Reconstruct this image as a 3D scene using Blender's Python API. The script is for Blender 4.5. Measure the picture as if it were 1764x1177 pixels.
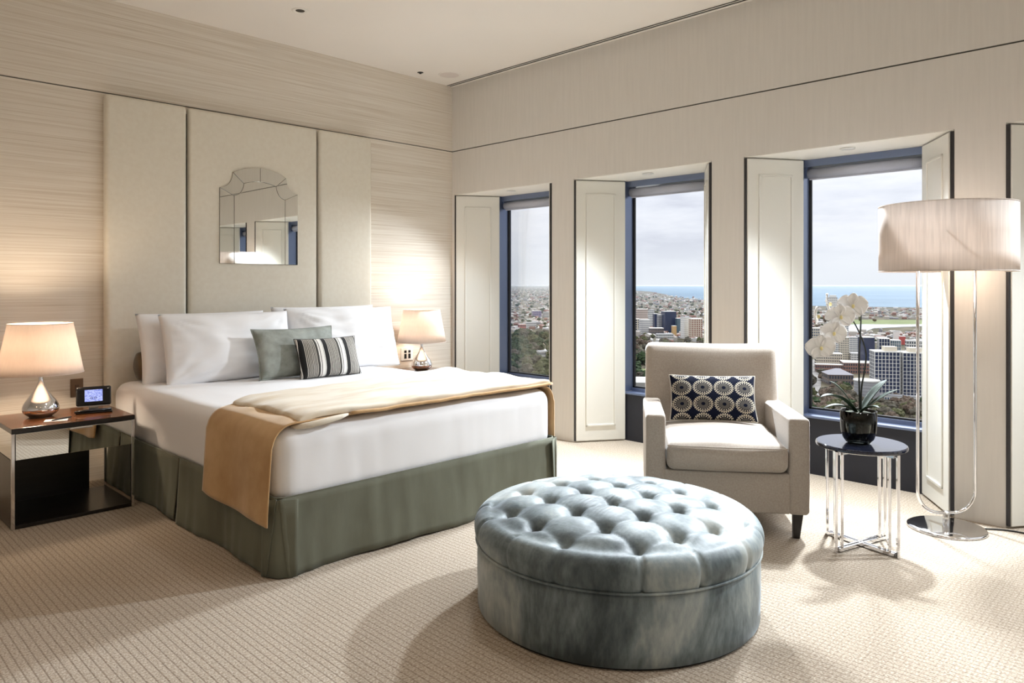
import bpy, bmesh, math, random
from mathutils import Vector, Matrix, noise

# ------------------------------------------------------------------ scene, camera, light
for o in list(bpy.data.objects):
    bpy.data.objects.remove(o)
scene = bpy.context.scene
COL = scene.collection
PI = math.pi
R = math.radians
FOC, CX, HY, EYE = 1253.0, 882.0, 489.0, 1.3
YAW = R(45.4)
FX, FY, RX, RY = math.sin(YAW), math.cos(YAW), math.cos(YAW), -math.sin(YAW)
CAM = (-4.6039, -5.3524, EYE)

cam = bpy.data.cameras.new('camera')
camo = bpy.data.objects.new('camera', cam)
COL.objects.link(camo)
camo.location = CAM
camo.rotation_euler = (R(90), 0, -YAW)
cam.sensor_fit = 'HORIZONTAL'
cam.sensor_width = 36
cam.lens = 36 * FOC / 1764
cam.shift_y = -(588.5 - HY) / 1764
cam.clip_start = 0.05
cam.clip_end = 120000
scene.camera = camo

scene.view_settings.view_transform = 'Standard'
scene.view_settings.look = 'None'
scene.view_settings.exposure = 0.14
scene.view_settings.gamma = 1.0
scene.view_settings.use_curve_mapping = False
cy = scene.cycles
cy.use_denoising = True
cy.max_bounces = 10
cy.diffuse_bounces = 5
cy.glossy_bounces = 5
cy.transmission_bounces = 8
cy.transparent_max_bounces = 24
cy.volume_bounces = 1
cy.sample_clamp_indirect = 8.0
cy.caustics_reflective = False
cy.caustics_refractive = False

SUN_STRENGTH = 3.5
SUN_ANGLE = 30
WORLD_STRENGTH = 1.0
FILL_SPOT_W = 50
REVEAL_W = 540


def nodes_of(idblock):
    idblock.use_nodes = True
    nt = idblock.node_tree
    nt.nodes.clear()
    return nt


def N(nt, typ, **kw):
    n = nt.nodes.new(typ)
    for k, v in kw.items():
        if k.startswith('i_'):
            key = k[2:]
            key = int(key) if key.isdigit() else key.replace('_', ' ')
            n.inputs[key].default_value = v
        else:
            setattr(n, k, v)
    return n


def ramp(nt, stops, interp='LINEAR'):
    n = nt.nodes.new('ShaderNodeValToRGB')
    n.color_ramp.interpolation = interp
    el = n.color_ramp.elements
    while len(el) < len(stops):
        el.new(0.5)
    for e, (p, c) in zip(el, stops):
        e.position = p
        e.color = tuple(c) + ((1,) if len(c) == 3 else ())
    return n


# overcast sky: pale cloud deck with lilac-grey patches, a little brighter overhead
world = bpy.data.worlds.new('overcast_sky')
scene.world = world
nt = nodes_of(world)
tc = N(nt, 'ShaderNodeTexCoord')
sep = N(nt, 'ShaderNodeSeparateXYZ')
nt.links.new(tc.outputs['Generated'], sep.inputs[0])
mp = N(nt, 'ShaderNodeMapping', vector_type='POINT')
mp.inputs['Scale'].default_value = (1.0, 1.0, 4.5)
nt.links.new(tc.outputs['Generated'], mp.inputs[0])
nz = N(nt, 'ShaderNodeTexNoise', i_Scale=3.4, i_Detail=6.0, i_Roughness=0.55)
nt.links.new(mp.outputs[0], nz.inputs['Vector'])
cr = ramp(nt, [(0.34, (0.58, 0.60, 0.68)), (0.44, (0.74, 0.76, 0.82)), (0.53, (0.84, 0.85, 0.89)), (0.66, (0.92, 0.925, 0.935))])
nt.links.new(nz.outputs['Fac'], cr.inputs[0])
hz = ramp(nt, [(0.0, (1, 1, 1)), (0.075, (0, 0, 0))])
ab = N(nt, 'ShaderNodeMath', operation='ABSOLUTE')
nt.links.new(sep.outputs['Z'], ab.inputs[0])
nt.links.new(ab.outputs[0], hz.inputs[0])
mx = N(nt, 'ShaderNodeMix', data_type='RGBA')
nt.links.new(hz.outputs[0], mx.inputs['Factor'])
nt.links.new(cr.outputs[0], mx.inputs['A'])
mx.inputs['B'].default_value = (0.84, 0.87, 0.91, 1)
mr = N(nt, 'ShaderNodeMapRange')
nt.links.new(sep.outputs['Z'], mr.inputs['Value'])
mr.inputs['From Min'].default_value = 0.0
mr.inputs['From Max'].default_value = 1.0
mr.inputs['To Min'].default_value = 1.0
mr.inputs['To Max'].default_value = 2.2
st = N(nt, 'ShaderNodeMath', operation='MULTIPLY')
st.inputs[1].default_value = WORLD_STRENGTH
nt.links.new(mr.outputs[0], st.inputs[0])
bg = N(nt, 'ShaderNodeBackground')
nt.links.new(mx.outputs['Result'], bg.inputs['Color'])
nt.links.new(st.outputs[0], bg.inputs['Strength'])
wo = N(nt, 'ShaderNodeOutputWorld')
nt.links.new(bg.outputs[0], wo.inputs['Surface'])

# veiled sun behind the cloud, wide and soft, coming in through the window wall
sl = bpy.data.lights.new('veiled_sun', 'SUN')
sl.energy = SUN_STRENGTH
sl.angle = R(SUN_ANGLE)
sl.color = (0.97, 0.985, 1.0)
so = bpy.data.objects.new('veiled_sun', sl)
COL.objects.link(so)
_d = Vector((-0.86, -0.16, -0.56))
so.rotation_euler = _d.to_track_quat('-Z', 'Y').to_euler()
so.location = (12, 0, 10)

# ------------------------------------------------------------------ helpers
def srgb(r, g, b):
    def f(c):
        c /= 255.0
        return c / 12.92 if c <= 0.04045 else ((c + 0.055) / 1.055) ** 2.4
    return (f(r), f(g), f(b))


def material(name, col=(0.8, 0.8, 0.8), rough=0.5, metal=0.0, sheen=0.0, sheen_rough=0.4, sheen_col=(1, 1, 1),
             spec=0.5, coat=0.0, trans=0.0, ior=1.45, emit=None, emit_s=0.0):
    m = bpy.data.materials.new(name)
    nt = nodes_of(m)
    out = N(nt, 'ShaderNodeOutputMaterial')
    p = N(nt, 'ShaderNodeBsdfPrincipled')
    p.inputs['Base Color'].default_value = tuple(col) + (1,)
    p.inputs['Roughness'].default_value = rough
    p.inputs['Metallic'].default_value = metal
    p.inputs['Sheen Weight'].default_value = sheen
    p.inputs['Sheen Roughness'].default_value = sheen_rough
    p.inputs['Sheen Tint'].default_value = tuple(sheen_col) + (1,)
    p.inputs['Specular IOR Level'].default_value = spec
    p.inputs['Coat Weight'].default_value = coat
    p.inputs['Transmission Weight'].default_value = trans
    p.inputs['IOR'].default_value = ior
    if emit:
        p.inputs['Emission Color'].default_value = tuple(emit) + (1,)
        p.inputs['Emission Strength'].default_value = emit_s
    nt.links.new(p.outputs[0], out.inputs[0])
    m['p'] = p.name
    return m


def P(m):
    return m.node_tree.nodes[m['p']]


def noisy(m, c1, c2, scale=(10, 10, 10), detail=4.0, lo=0.35, hi=0.65, coord='Object', bump=0.0, bdist=0.002, rough=0.55):
    """drive base colour (and bump) of a material with stretched noise"""
    nt = m.node_tree
    p = P(m)
    if coord == 'Position':
        src = N(nt, 'ShaderNodeNewGeometry').outputs['Position']
    else:
        src = N(nt, 'ShaderNodeTexCoord').outputs[coord]
    mp = N(nt, 'ShaderNodeMapping')
    mp.inputs['Scale'].default_value = scale
    nt.links.new(src, mp.inputs[0])
    nz = N(nt, 'ShaderNodeTexNoise', i_Scale=1.0, i_Detail=detail, i_Roughness=rough)
    nt.links.new(mp.outputs[0], nz.inputs['Vector'])
    r = ramp(nt, [(lo, c1), (hi, c2)])
    nt.links.new(nz.outputs['Fac'], r.inputs[0])
    nt.links.new(r.outputs[0], p.inputs['Base Color'])
    if bump:
        b = N(nt, 'ShaderNodeBump', i_Strength=bump, i_Distance=bdist)
        nt.links.new(nz.outputs['Fac'], b.inputs['Height'])
        nt.links.new(b.outputs[0], p.inputs['Normal'])
    return m


def weave(m, scale=600, strength=0.25, dist=0.001, coord='Object'):
    """fine fabric relief"""
    nt = m.node_tree
    tc = N(nt, 'ShaderNodeTexCoord')
    w1 = N(nt, 'ShaderNodeTexNoise', i_Scale=scale, i_Detail=2.0)
    nt.links.new(tc.outputs[coord], w1.inputs['Vector'])
    b = N(nt, 'ShaderNodeBump', i_Strength=strength, i_Distance=dist)
    nt.links.new(w1.outputs['Fac'], b.inputs['Height'])
    nt.links.new(b.outputs[0], P(m).inputs['Normal'])
    return m


class G:
    """collects geometry, then links it as ONE mesh object"""
    def __init__(self):
        self.v = []
        self.f = []

    def add(self, vs, fs):
        o = len(self.v)
        self.v += [tuple(x) for x in vs]
        self.f += [tuple(i + o for i in f) for f in fs]
        return self

    def box(self, x0, x1, y0, y1, z0, z1, M=None):
        vs = [(x, y, z) for x in (x0, x1) for y in (y0, y1) for z in (z0, z1)]
        if M is not None:
            vs = [M @ Vector(v) for v in vs]
        return self.add(vs, [(0, 1, 3, 2), (4, 6, 7, 5), (0, 4, 5, 1), (2, 3, 7, 6), (0, 2, 6, 4), (1, 5, 7, 3)])

    def prism(self, poly, a, b, plane='xy'):
        """extrude a polygon from a to b along the axis normal to plane"""
        def pt(p, h):
            return {'xy': (p[0], p[1], h), 'xz': (p[0], h, p[1]), 'yz': (h, p[0], p[1])}[plane]
        n = len(poly)
        vs = [pt(p, a) for p in poly] + [pt(p, b) for p in poly]
        fs = [tuple(range(n))[::-1], tuple(range(n, 2 * n))] + [(i, (i + 1) % n, n + (i + 1) % n, n + i) for i in range(n)]
        return self.add(vs, fs)

    def lathe(self, prof, seg=48, c=(0, 0, 0), cap=True):
        n = len(prof)
        vs = []
        for k in range(seg):
            a = 2 * PI * k / seg
            vs += [(c[0] + r * math.cos(a), c[1] + r * math.sin(a), c[2] + z) for r, z in prof]
        fs = []
        for k in range(seg):
            k2 = (k + 1) % seg
            for i in range(n - 1):
                fs.append((k * n + i, k2 * n + i, k2 * n + i + 1, k * n + i + 1))
        if cap:
            fs.append(tuple(k * n for k in range(seg))[::-1])
            fs.append(tuple(k * n + n - 1 for k in range(seg)))
        return self.add(vs, fs)

    def tube(self, path, r, seg=12, closed=False):
        path = [Vector(p) for p in path]
        n = len(path)
        rs = r if isinstance(r, (list, tuple)) else [r] * n
        vs, fs = [], []
        prev = None
        for i, p in enumerate(path):
            t = (path[min(i + 1, n - 1)] - path[max(i - 1, 0)]).normalized()
            if prev is None:
                up = Vector((0, 0, 1)) if abs(t.z) < 0.9 else Vector((1, 0, 0))
                a = t.cross(up).normalized()
            else:
                a = (prev - t * prev.dot(t)).normalized()
            prev = a
            b = t.cross(a)
            for k in range(seg):
                th = 2 * PI * k / seg
                vs.append(p + (a * math.cos(th) + b * math.sin(th)) * rs[i])
        for i in range(n - 1):
            for k in range(seg):
                k2 = (k + 1) % seg
                fs.append((i * seg + k, i * seg + k2, (i + 1) * seg + k2, (i + 1) * seg + k))
        fs.append(tuple(range(seg))[::-1])
        fs.append(tuple((n - 1) * seg + k for k in range(seg)))
        return self.add(vs, fs)

    def grid(self, fn, nu, nv):
        vs = [fn(i / nu, j / nv) for i in range(nu + 1) for j in range(nv + 1)]
        fs = [(i * (nv + 1) + j, (i + 1) * (nv + 1) + j, (i + 1) * (nv + 1) + j + 1, i * (nv + 1) + j + 1)
              for i in range(nu) for j in range(nv)]
        return self.add(vs, fs)

    def rbox(self, x0, x1, y0, y1, z0, z1, r=0.03, n=10, fn=None):
        """rounded box, dense enough to be deformed by fn"""
        c = Vector(((x0 + x1) / 2, (y0 + y1) / 2, (z0 + z1) / 2))
        h = Vector(((x1 - x0) / 2, (y1 - y0) / 2, (z1 - z0) / 2))
        ns = n if isinstance(n, (list, tuple)) else (n, n, n)

        def ticks(half, k):
            rr = min(r, half * 0.98)
            inner = [-(half - rr) + 2 * (half - rr) * i / k for i in range(k + 1)]
            edge = [rr * (1 - math.tan(PI / 4 * t / 4)) for t in range(4)]
            lo = [-half + rr - e for e in edge]
            return [(-half + rr - e) for e in edge] + inner + [half - rr + e for e in edge[::-1]]
        T = [ticks(h[a], ns[a]) for a in range(3)]
        tmp = G()
        for ax in range(3):
            a1, a2 = (ax + 1) % 3, (ax + 2) % 3
            for s in (-1, 1):
                vs, fs = [], []
                A, B = T[a1], T[a2]
                for u in A:
                    for w in B:
                        p = [0, 0, 0]
                        p[ax], p[a1], p[a2] = s * h[ax], u, w
                        q = Vector([max(-(h[i] - min(r, h[i] * .98)), min(h[i] - min(r, h[i] * .98), p[i])) for i in range(3)])
                        d = Vector(p) - q
                        if d.length > 1e-9:
                            rr = min(r, h[ax] * .98)
                            d = d.normalized() * r
                        v = c + q + d
                        vs.append(tuple(v))
                m = len(B)
                for i in range(len(A) - 1):
                    for j in range(m - 1):
                        f = (i * m + j, (i + 1) * m + j, (i + 1) * m + j + 1, i * m + j + 1)
                        fs.append(f if s > 0 else f[::-1])
                tmp.add(vs, fs)
        if fn:
            tmp.v = [tuple(fn(Vector(v))) for v in tmp.v]
        return self.add(tmp.v, tmp.f)

    def mesh(self, name, smooth=False, weld=0.0, recalc=True):
        me = bpy.data.meshes.new(name)
        me.from_pydata(self.v, [], self.f)
        bm = bmesh.new()
        bm.from_mesh(me)
        if weld:
            bmesh.ops.remove_doubles(bm, verts=bm.verts, dist=weld)
        if recalc:
            bmesh.ops.recalc_face_normals(bm, faces=bm.faces)
        bm.to_mesh(me)
        bm.free()
        if smooth:
            me.polygons.foreach_set('use_smooth', [True] * len(me.polygons))
        return me

    def obj(self, name, mat, parent=None, smooth=False, bevel=0.0, weld=0.0, bseg=2, solid=0.0, loc=None, rot=None, auto=None, subsurf=0):
        me = self.mesh(name, smooth or auto is not None, weld)
        o = bpy.data.objects.new(name, me)
        COL.objects.link(o)
        if mat is not None:
            me.materials.append(mat)
        if parent is not None:
            o.parent = parent
        if loc is not None:
            o.location = loc
        if rot is not None:
            o.rotation_euler = rot
        if auto is not None:
            bm = bmesh.new()
            bm.from_mesh(me)
            for e in bm.edges:
                if len(e.link_faces) == 2 and e.calc_face_angle(0) > R(auto):
                    e.smooth = False
            bm.to_mesh(me)
            bm.free()
        if bevel:
            b = o.modifiers.new('bevel', 'BEVEL')
            b.width = bevel
            b.segments = bseg
            b.limit_method = 'ANGLE'
            b.angle_limit = R(40)
        if solid:
            s = o.modifiers.new('solid', 'SOLIDIFY')
            s.thickness = solid
            s.offset = 1.0
        if subsurf:
            s = o.modifiers.new('sub', 'SUBSURF')
            s.levels = subsurf
            s.render_levels = subsurf
        return o


def thing(name, label, cat, loc=(0, 0, 0), rz=0.0, group=None):
    o = bpy.data.objects.new(name, None)
    COL.objects.link(o)
    o.empty_display_size = 0.1
    o.location = loc
    o.rotation_euler = (0, 0, rz)
    tag(o, label, cat, group)
    return o


def tag(o, label=None, cat=None, group=None, kind=None):
    if label:
        o['label'] = label
    if cat:
        o['category'] = cat
    if group:
        o['group'] = group
    if kind:
        o['kind'] = kind
    return o


def struct(o, label=None):
    o['kind'] = 'structure'
    if label:
        o['label'] = label
    return o


def copy_tree(o, parent=None, loc=None, rot=None, label=None):
    c = o.copy()
    COL.objects.link(c)
    c.parent = parent
    if loc is not None:
        c.location = loc
    if rot is not None:
        c.rotation_euler = rot
    if label:
        c['label'] = label
    for ch in list(o.children):
        copy_tree(ch, c)
    return c


def lamp(name, typ, loc, energy, col, parent=None, **kw):
    l = bpy.data.lights.new(name, typ)
    l.energy = energy
    l.color = col
    for k, v in kw.items():
        setattr(l, k, v)
    o = bpy.data.objects.new(name, l)
    COL.objects.link(o)
    o.location = loc
    if parent is not None:
        o.parent = parent
    return o


def fnoise(x, y, z=0.0, s=1.0):
    return noise.noise(Vector((x * s, y * s, z * s)))


def bez(p0, p1, p2, n=8):
    return [tuple((1 - t) ** 2 * a + 2 * t * (1 - t) * b + t * t * c for a, b, c in zip(p0, p1, p2)) for t in [i / n for i in range(n + 1)]]


# ------------------------------------------------------------------ materials
M = {}
M['ceiling'] = noisy(material('ceiling_paint', rough=0.8), srgb(236, 232, 227), srgb(242, 238, 233), (0.6, 0.6, 0.6), 2)
M['wall'] = noisy(material('wall_fabric', rough=0.75), srgb(221, 217, 211), srgb(225, 221, 215), (40, 40, 3), 3, bump=0.04, coord='Position')
M['white_paint'] = material('soffit_paint', srgb(238, 236, 230), 0.55)
M['shutter'] = material('shutter_paint', srgb(230, 229, 222), 0.32)
M['shutter_dark'] = material('shutter_seal', (0.03, 0.028, 0.03), 0.6)
M['frame'] = material('window_metal', (0.17, 0.215, 0.34), 0.32, 0.6, coat=0.3)
M['apron'] = material('apron_panel', (0.014, 0.016, 0.026), 0.45)
M['gasket'] = material('gasket', (0.01, 0.01, 0.012), 0.7)
M['chrome'] = material('chrome', (0.83, 0.83, 0.85), 0.07, 1.0)
M['brushed'] = material('brushed_steel', (0.62, 0.60, 0.57), 0.28, 1.0)
M['mirror'] = material('mirror_glass', (0.90, 0.91, 0.88), 0.01, 1.0)
M['mirror_edge'] = material('mirror_edge', (0.10, 0.10, 0.09), 0.3)
M['black_gloss'] = material('black_gloss', (0.006, 0.006, 0.007), 0.12)
M['black'] = material('black_matt', (0.008, 0.008, 0.008), 0.5)
M['white_plastic'] = material('white_plastic', (0.8, 0.8, 0.78), 0.35)
M['leather'] = noisy(material('headboard_leather', rough=0.42), srgb(225, 219, 205), srgb(229, 224, 211), (30, 30, 30), 4, bump=0.05)
M['linen_white'] = weave(material('white_linen', (0.86, 0.86, 0.88), 0.75, sheen=0.15), 260, 0.12)
M['cotton'] = weave(material('white_cotton', (0.88, 0.88, 0.90), 0.8, sheen=0.1), 200, 0.1)
M['skirt'] = weave(noisy(material('olive_linen', rough=0.85, sheen=0.25, sheen_col=(0.7, 0.8, 0.75)), srgb(94, 94, 79), srgb(110, 112, 97), (5, 5, 1.2), 5, coord='Position'), 420, 0.3)
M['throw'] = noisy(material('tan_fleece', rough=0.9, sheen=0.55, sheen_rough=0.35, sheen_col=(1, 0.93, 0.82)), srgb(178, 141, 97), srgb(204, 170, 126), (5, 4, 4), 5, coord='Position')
M['throw_painted_sheen'] = noisy(material('tan_fleece_painted_sheen', rough=0.9, sheen=0.5, sheen_rough=0.35, sheen_col=(1, 0.96, 0.9)), srgb(204, 186, 158), srgb(228, 219, 203), (3, 9, 5), 5, coord='Position', lo=0.3, hi=0.55)  # tan fleece coloured lighter: window sheen on the pile is painted in
M['bolster'] = material('brown_velvet', srgb(84, 70, 50), 0.8, sheen=0.4)
M['sage'] = noisy(material('sage_velvet', rough=0.7, sheen=0.5, sheen_rough=0.3, sheen_col=(0.85, 0.95, 0.95)), srgb(118, 122, 113), srgb(164, 169, 163), (9, 9, 9), 4, lo=0.3, hi=0.7)
M['chair'] = noisy(material('taupe_velvet', rough=0.8, sheen=0.6, sheen_rough=0.3, sheen_col=(1, 0.97, 0.95)), srgb(160, 149, 138), srgb(172, 162, 151), (130, 130, 130), 4, coord='Position', bump=0.05)
M['leg'] = material('dark_wood_leg', (0.012, 0.009, 0.007), 0.35)
M['granite'] = noisy(material('black_stone', rough=0.08, coat=0.3), (0.010, 0.012, 0.022), (0.022, 0.026, 0.045), (90, 90, 90), 3)
M['shade'] = None
M['screen'] = None


def wood_mat():
    m = material('walnut_veneer', rough=0.22, coat=0.4)
    noisy(m, srgb(50, 26, 12), srgb(120, 72, 36), (1.5, 22, 22), 6, 0.3, 0.72)
    return m


M['wood'] = wood_mat()
M['ebony'] = noisy(material('ebony_veneer', rough=0.3, coat=0.2), (0.006, 0.005, 0.004), (0.014, 0.011, 0.009), (2, 30, 30), 4)


def carpet_mat():
    m = material('carpet_loop', rough=0.95, sheen=0.2, sheen_rough=0.6, spec=0.1)
    nt = m.node_tree
    p = P(m)
    geo = N(nt, 'ShaderNodeNewGeometry')
    # loops
    vo = N(nt, 'ShaderNodeTexVoronoi', i_Scale=165.0, i_Randomness=0.9)
    nt.links.new(geo.outputs['Position'], vo.inputs['Vector'])
    nz = N(nt, 'ShaderNodeTexNoise', i_Scale=130.0, i_Detail=3.0)
    nt.links.new(geo.outputs['Position'], nz.inputs['Vector'])
    big = N(nt, 'ShaderNodeTexNoise', i_Scale=1.3, i_Detail=4.0)
    nt.links.new(geo.outputs['Position'], big.inputs['Vector'])
    sp = N(nt, 'ShaderNodeSeparateXYZ')
    nt.links.new(geo.outputs['Position'], sp.inputs[0])

    def rows(axis, pitch, width):
        a = N(nt, 'ShaderNodeMath', operation='MULTIPLY')
        a.inputs[1].default_value = 1.0 / pitch
        nt.links.new(sp.outputs[axis], a.inputs[0])
        f = N(nt, 'ShaderNodeMath', operation='FRACT')
        nt.links.new(a.outputs[0], f.inputs[0])
        s = N(nt, 'ShaderNodeMath', operation='SUBTRACT')
        s.inputs[1].default_value = 0.5
        nt.links.new(f.outputs[0], s.inputs[0])
        b = N(nt, 'ShaderNodeMath', operation='ABSOLUTE')
        nt.links.new(s.outputs[0], b.inputs[0])
        r = N(nt, 'ShaderNodeMapRange')
        r.inputs['From Min'].default_value = 0.5 - width
        r.inputs['From Max'].default_value = 0.5
        nt.links.new(b.outputs[0], r.inputs['Value'])
        return r.outputs[0]
    r1 = rows('X', 0.027, 0.16)
    r2 = rows('Y', 0.021, 0.14)
    c1 = ramp(nt, [(0.25, srgb(136, 118, 99)), (0.5, srgb(180, 166, 148)), (0.72, srgb(206, 197, 183))])
    nt.links.new(nz.outputs['Fac'], c1.inputs[0])
    m1 = N(nt, 'ShaderNodeMix', data_type='RGBA', blend_type='MULTIPLY')
    f1 = N(nt, 'ShaderNodeMath', operation='MULTIPLY')
    f1.inputs[1].default_value = 0.5
    nt.links.new(r1, f1.inputs[0])
    nt.links.new(f1.outputs[0], m1.inputs['Factor'])
    nt.links.new(c1.outputs[0], m1.inputs['A'])
    m1.inputs['B'].default_value = srgb(140, 112, 82) + (1,)
    m2 = N(nt, 'ShaderNodeMix', data_type='RGBA', blend_type='MULTIPLY')
    f2 = N(nt, 'ShaderNodeMath', operation='MULTIPLY')
    f2.inputs[1].default_value = 0.25
    nt.links.new(r2, f2.inputs[0])
    nt.links.new(f2.outputs[0], m2.inputs['Factor'])
    nt.links.new(m1.outputs['Result'], m2.inputs['A'])
    m2.inputs['B'].default_value = srgb(140, 112, 82) + (1,)
    m3 = N(nt, 'ShaderNodeMix', data_type='RGBA', blend_type='MULTIPLY')
    br = ramp(nt, [(0.35, (0.9, 0.89, 0.87)), (0.65, (1, 1, 1))])
    nt.links.new(big.outputs['Fac'], br.inputs[0])
    m3.inputs['Factor'].default_value = 1.0
    nt.links.new(m2.outputs['Result'], m3.inputs['A'])
    nt.links.new(br.outputs[0], m3.inputs['B'])
    nt.links.new(m3.outputs['Result'], p.inputs['Base Color'])
    h = N(nt, 'ShaderNodeMath', operation='ADD')
    nt.links.new(vo.outputs['Distance'], h.inputs[0])
    nt.links.new(r1, h.inputs[1])
    b = N(nt, 'ShaderNodeBump', i_Strength=0.35, i_Distance=0.004, invert=True)
    nt.links.new(h.outputs[0], b.inputs['Height'])
    nt.links.new(b.outputs[0], p.inputs['Normal'])
    return m


M['carpet'] = carpet_mat()


def wallpaper_mat():
    m = material('strie_wallpaper', rough=0.5, sheen=0.1)
    nt = m.node_tree
    p = P(m)
    geo = N(nt, 'ShaderNodeNewGeometry')
    cols = []
    for sc, det in (((0.55, 1, 70), 6.0), ((1.6, 1, 190), 3.0)):
        mp = N(nt, 'ShaderNodeMapping')
        mp.inputs['Scale'].default_value = sc
        nt.links.new(geo.outputs['Position'], mp.inputs[0])
        nz = N(nt, 'ShaderNodeTexNoise', i_Scale=1.0, i_Detail=det, i_Roughness=0.6)
        nt.links.new(mp.outputs[0], nz.inputs['Vector'])
        cols.append(nz)
    a = N(nt, 'ShaderNodeMath', operation='ADD')
    nt.links.new(cols[0].outputs['Fac'], a.inputs[0])
    nt.links.new(cols[1].outputs['Fac'], a.inputs[1])
    h = N(nt, 'ShaderNodeMath', operation='MULTIPLY')
    h.inputs[1].default_value = 0.5
    nt.links.new(a.outputs[0], h.inputs[0])
    r = ramp(nt, [(0.34, srgb(203, 191, 174)), (0.46, srgb(220, 211, 198)), (0.54, srgb(229, 222, 211)), (0.68, srgb(239, 234, 225))])
    nt.links.new(h.outputs[0], r.inputs[0])
    nt.links.new(r.outputs[0], p.inputs['Base Color'])
    b = N(nt, 'ShaderNodeBump', i_Strength=0.1, i_Distance=0.002)
    nt.links.new(h.outputs[0], b.inputs['Height'])
    nt.links.new(b.outputs[0], p.inputs['Normal'])
    return m


M['wallpaper'] = wallpaper_mat()


def velvet_mat():
    """crushed blue-grey velvet: pile lies in different directions, so patches differ in tone"""
    m = material('crushed_velvet', rough=0.5, sheen=0.32, sheen_rough=0.3, sheen_col=(0.80, 0.90, 1.0))
    nt = m.node_tree
    p = P(m)
    tc = N(nt, 'ShaderNodeTexCoord')
    mp = N(nt, 'ShaderNodeMapping')
    mp.inputs['Scale'].default_value = (1.9, 1.9, 1.3)
    nt.links.new(tc.outputs['Object'], mp.inputs[0])
    n1 = N(nt, 'ShaderNodeTexNoise', i_Scale=1.25, i_Detail=5.0, i_Roughness=0.6, i_Distortion=0.9)
    nt.links.new(mp.outputs[0], n1.inputs['Vector'])
    mp2 = N(nt, 'ShaderNodeMapping')
    mp2.inputs['Scale'].default_value = (48, 48, 16)
    nt.links.new(tc.outputs['Object'], mp2.inputs[0])
    n2 = N(nt, 'ShaderNodeTexNoise', i_Scale=1.0, i_Detail=5.0, i_Roughness=0.65)
    nt.links.new(mp2.outputs[0], n2.inputs['Vector'])
    w = N(nt, 'ShaderNodeMath', operation='MULTIPLY_ADD')
    w.inputs[1].default_value = 0.20
    nt.links.new(n2.outputs['Fac'], w.inputs[0])
    nt.links.new(n1.outputs['Fac'], w.inputs[2])
    r = ramp(nt, [(0.43, srgb(58, 68, 72)), (0.52, srgb(88, 100, 104)), (0.61, srgb(122, 134, 137)), (0.76, srgb(172, 178, 175))])
    nt.links.new(w.outputs[0], r.inputs[0])
    nt.links.new(r.outputs[0], p.inputs['Base Color'])
    b = N(nt, 'ShaderNodeBump', i_Strength=0.12, i_Distance=0.003)
    nt.links.new(n2.outputs['Fac'], b.inputs['Height'])
    nt.links.new(b.outputs[0], p.inputs['Normal'])
    return m


M['velvet'] = velvet_mat()


def glass_mat(name, tint=(0.97, 0.98, 0.99), refl=0.5):
    m = bpy.data.materials.new(name)
    nt = nodes_of(m)
    out = N(nt, 'ShaderNodeOutputMaterial')
    tr = N(nt, 'ShaderNodeBsdfTransparent')
    tr.inputs[0].default_value = tuple(tint) + (1,)
    gl = N(nt, 'ShaderNodeBsdfGlossy')
    gl.inputs['Roughness'].default_value = 0.0
    fr = N(nt, 'ShaderNodeFresnel', i_IOR=1.45)
    ml = N(nt, 'ShaderNodeMath', operation='MULTIPLY')
    ml.inputs[1].default_value = refl
    nt.links.new(fr.outputs[0], ml.inputs[0])
    mx = N(nt, 'ShaderNodeMixShader')
    nt.links.new(ml.outputs[0], mx.inputs[0])
    nt.links.new(tr.outputs[0], mx.inputs[1])
    nt.links.new(gl.outputs[0], mx.inputs[2])
    nt.links.new(mx.outputs[0], out.inputs[0])
    return m


M['pane'] = glass_mat('window_pane', refl=0.35)
M['clear'] = glass_mat('clear_glass', (0.86, 0.88, 0.85), 1.0)


def shade_mat(name, col, streak=0.0):
    m = bpy.data.materials.new(name)
    nt = nodes_of(m)
    out = N(nt, 'ShaderNodeOutputMaterial')
    df = N(nt, 'ShaderNodeBsdfDiffuse')
    tl = N(nt, 'ShaderNodeBsdfTranslucent')
    tc = N(nt, 'ShaderNodeTexCoord')
    mp = N(nt, 'ShaderNodeMapping')
    mp.inputs['Scale'].default_value = (90, 90, 5)
    nt.links.new(tc.outputs['Object'], mp.inputs[0])
    nz = N(nt, 'ShaderNodeTexNoise', i_Scale=1.0, i_Detail=3.0)
    nt.links.new(mp.outputs[0], nz.inputs['Vector'])
    r = ramp(nt, [(0.35, tuple(c * (1 - streak) for c in col)), (0.65, col)])
    nt.links.new(nz.outputs['Fac'], r.inputs[0])
    nt.links.new(r.outputs[0], df.inputs[0])
    nt.links.new(r.outputs[0], tl.inputs[0])
    mx = N(nt, 'ShaderNodeMixShader')
    mx.inputs[0].default_value = 0.42
    nt.links.new(df.outputs[0], mx.inputs[1])
    nt.links.new(tl.outputs[0], mx.inputs[2])
    nt.links.new(mx.outputs[0], out.inputs[0])
    return m


M['shade'] = shade_mat('linen_shade', srgb(236, 226, 218), 0.04)
M['floor_shade'] = shade_mat('streaked_linen_shade', srgb(226, 217, 210), 0.12)

# ------------------------------------------------------------------ room shell
CEIL, GRV, HEAD = 3.205, 2.577, 2.16
XB, YB = -7.2, -8.0
WY = [-0.035, -1.525, -3.015, -4.505, -5.995]      # left jamb of each window at the wall face
WW = 1.25                                          # opening width at the wall face
DEP, SPL = 0.37, 0.24                              # reveal depth and splay

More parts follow.
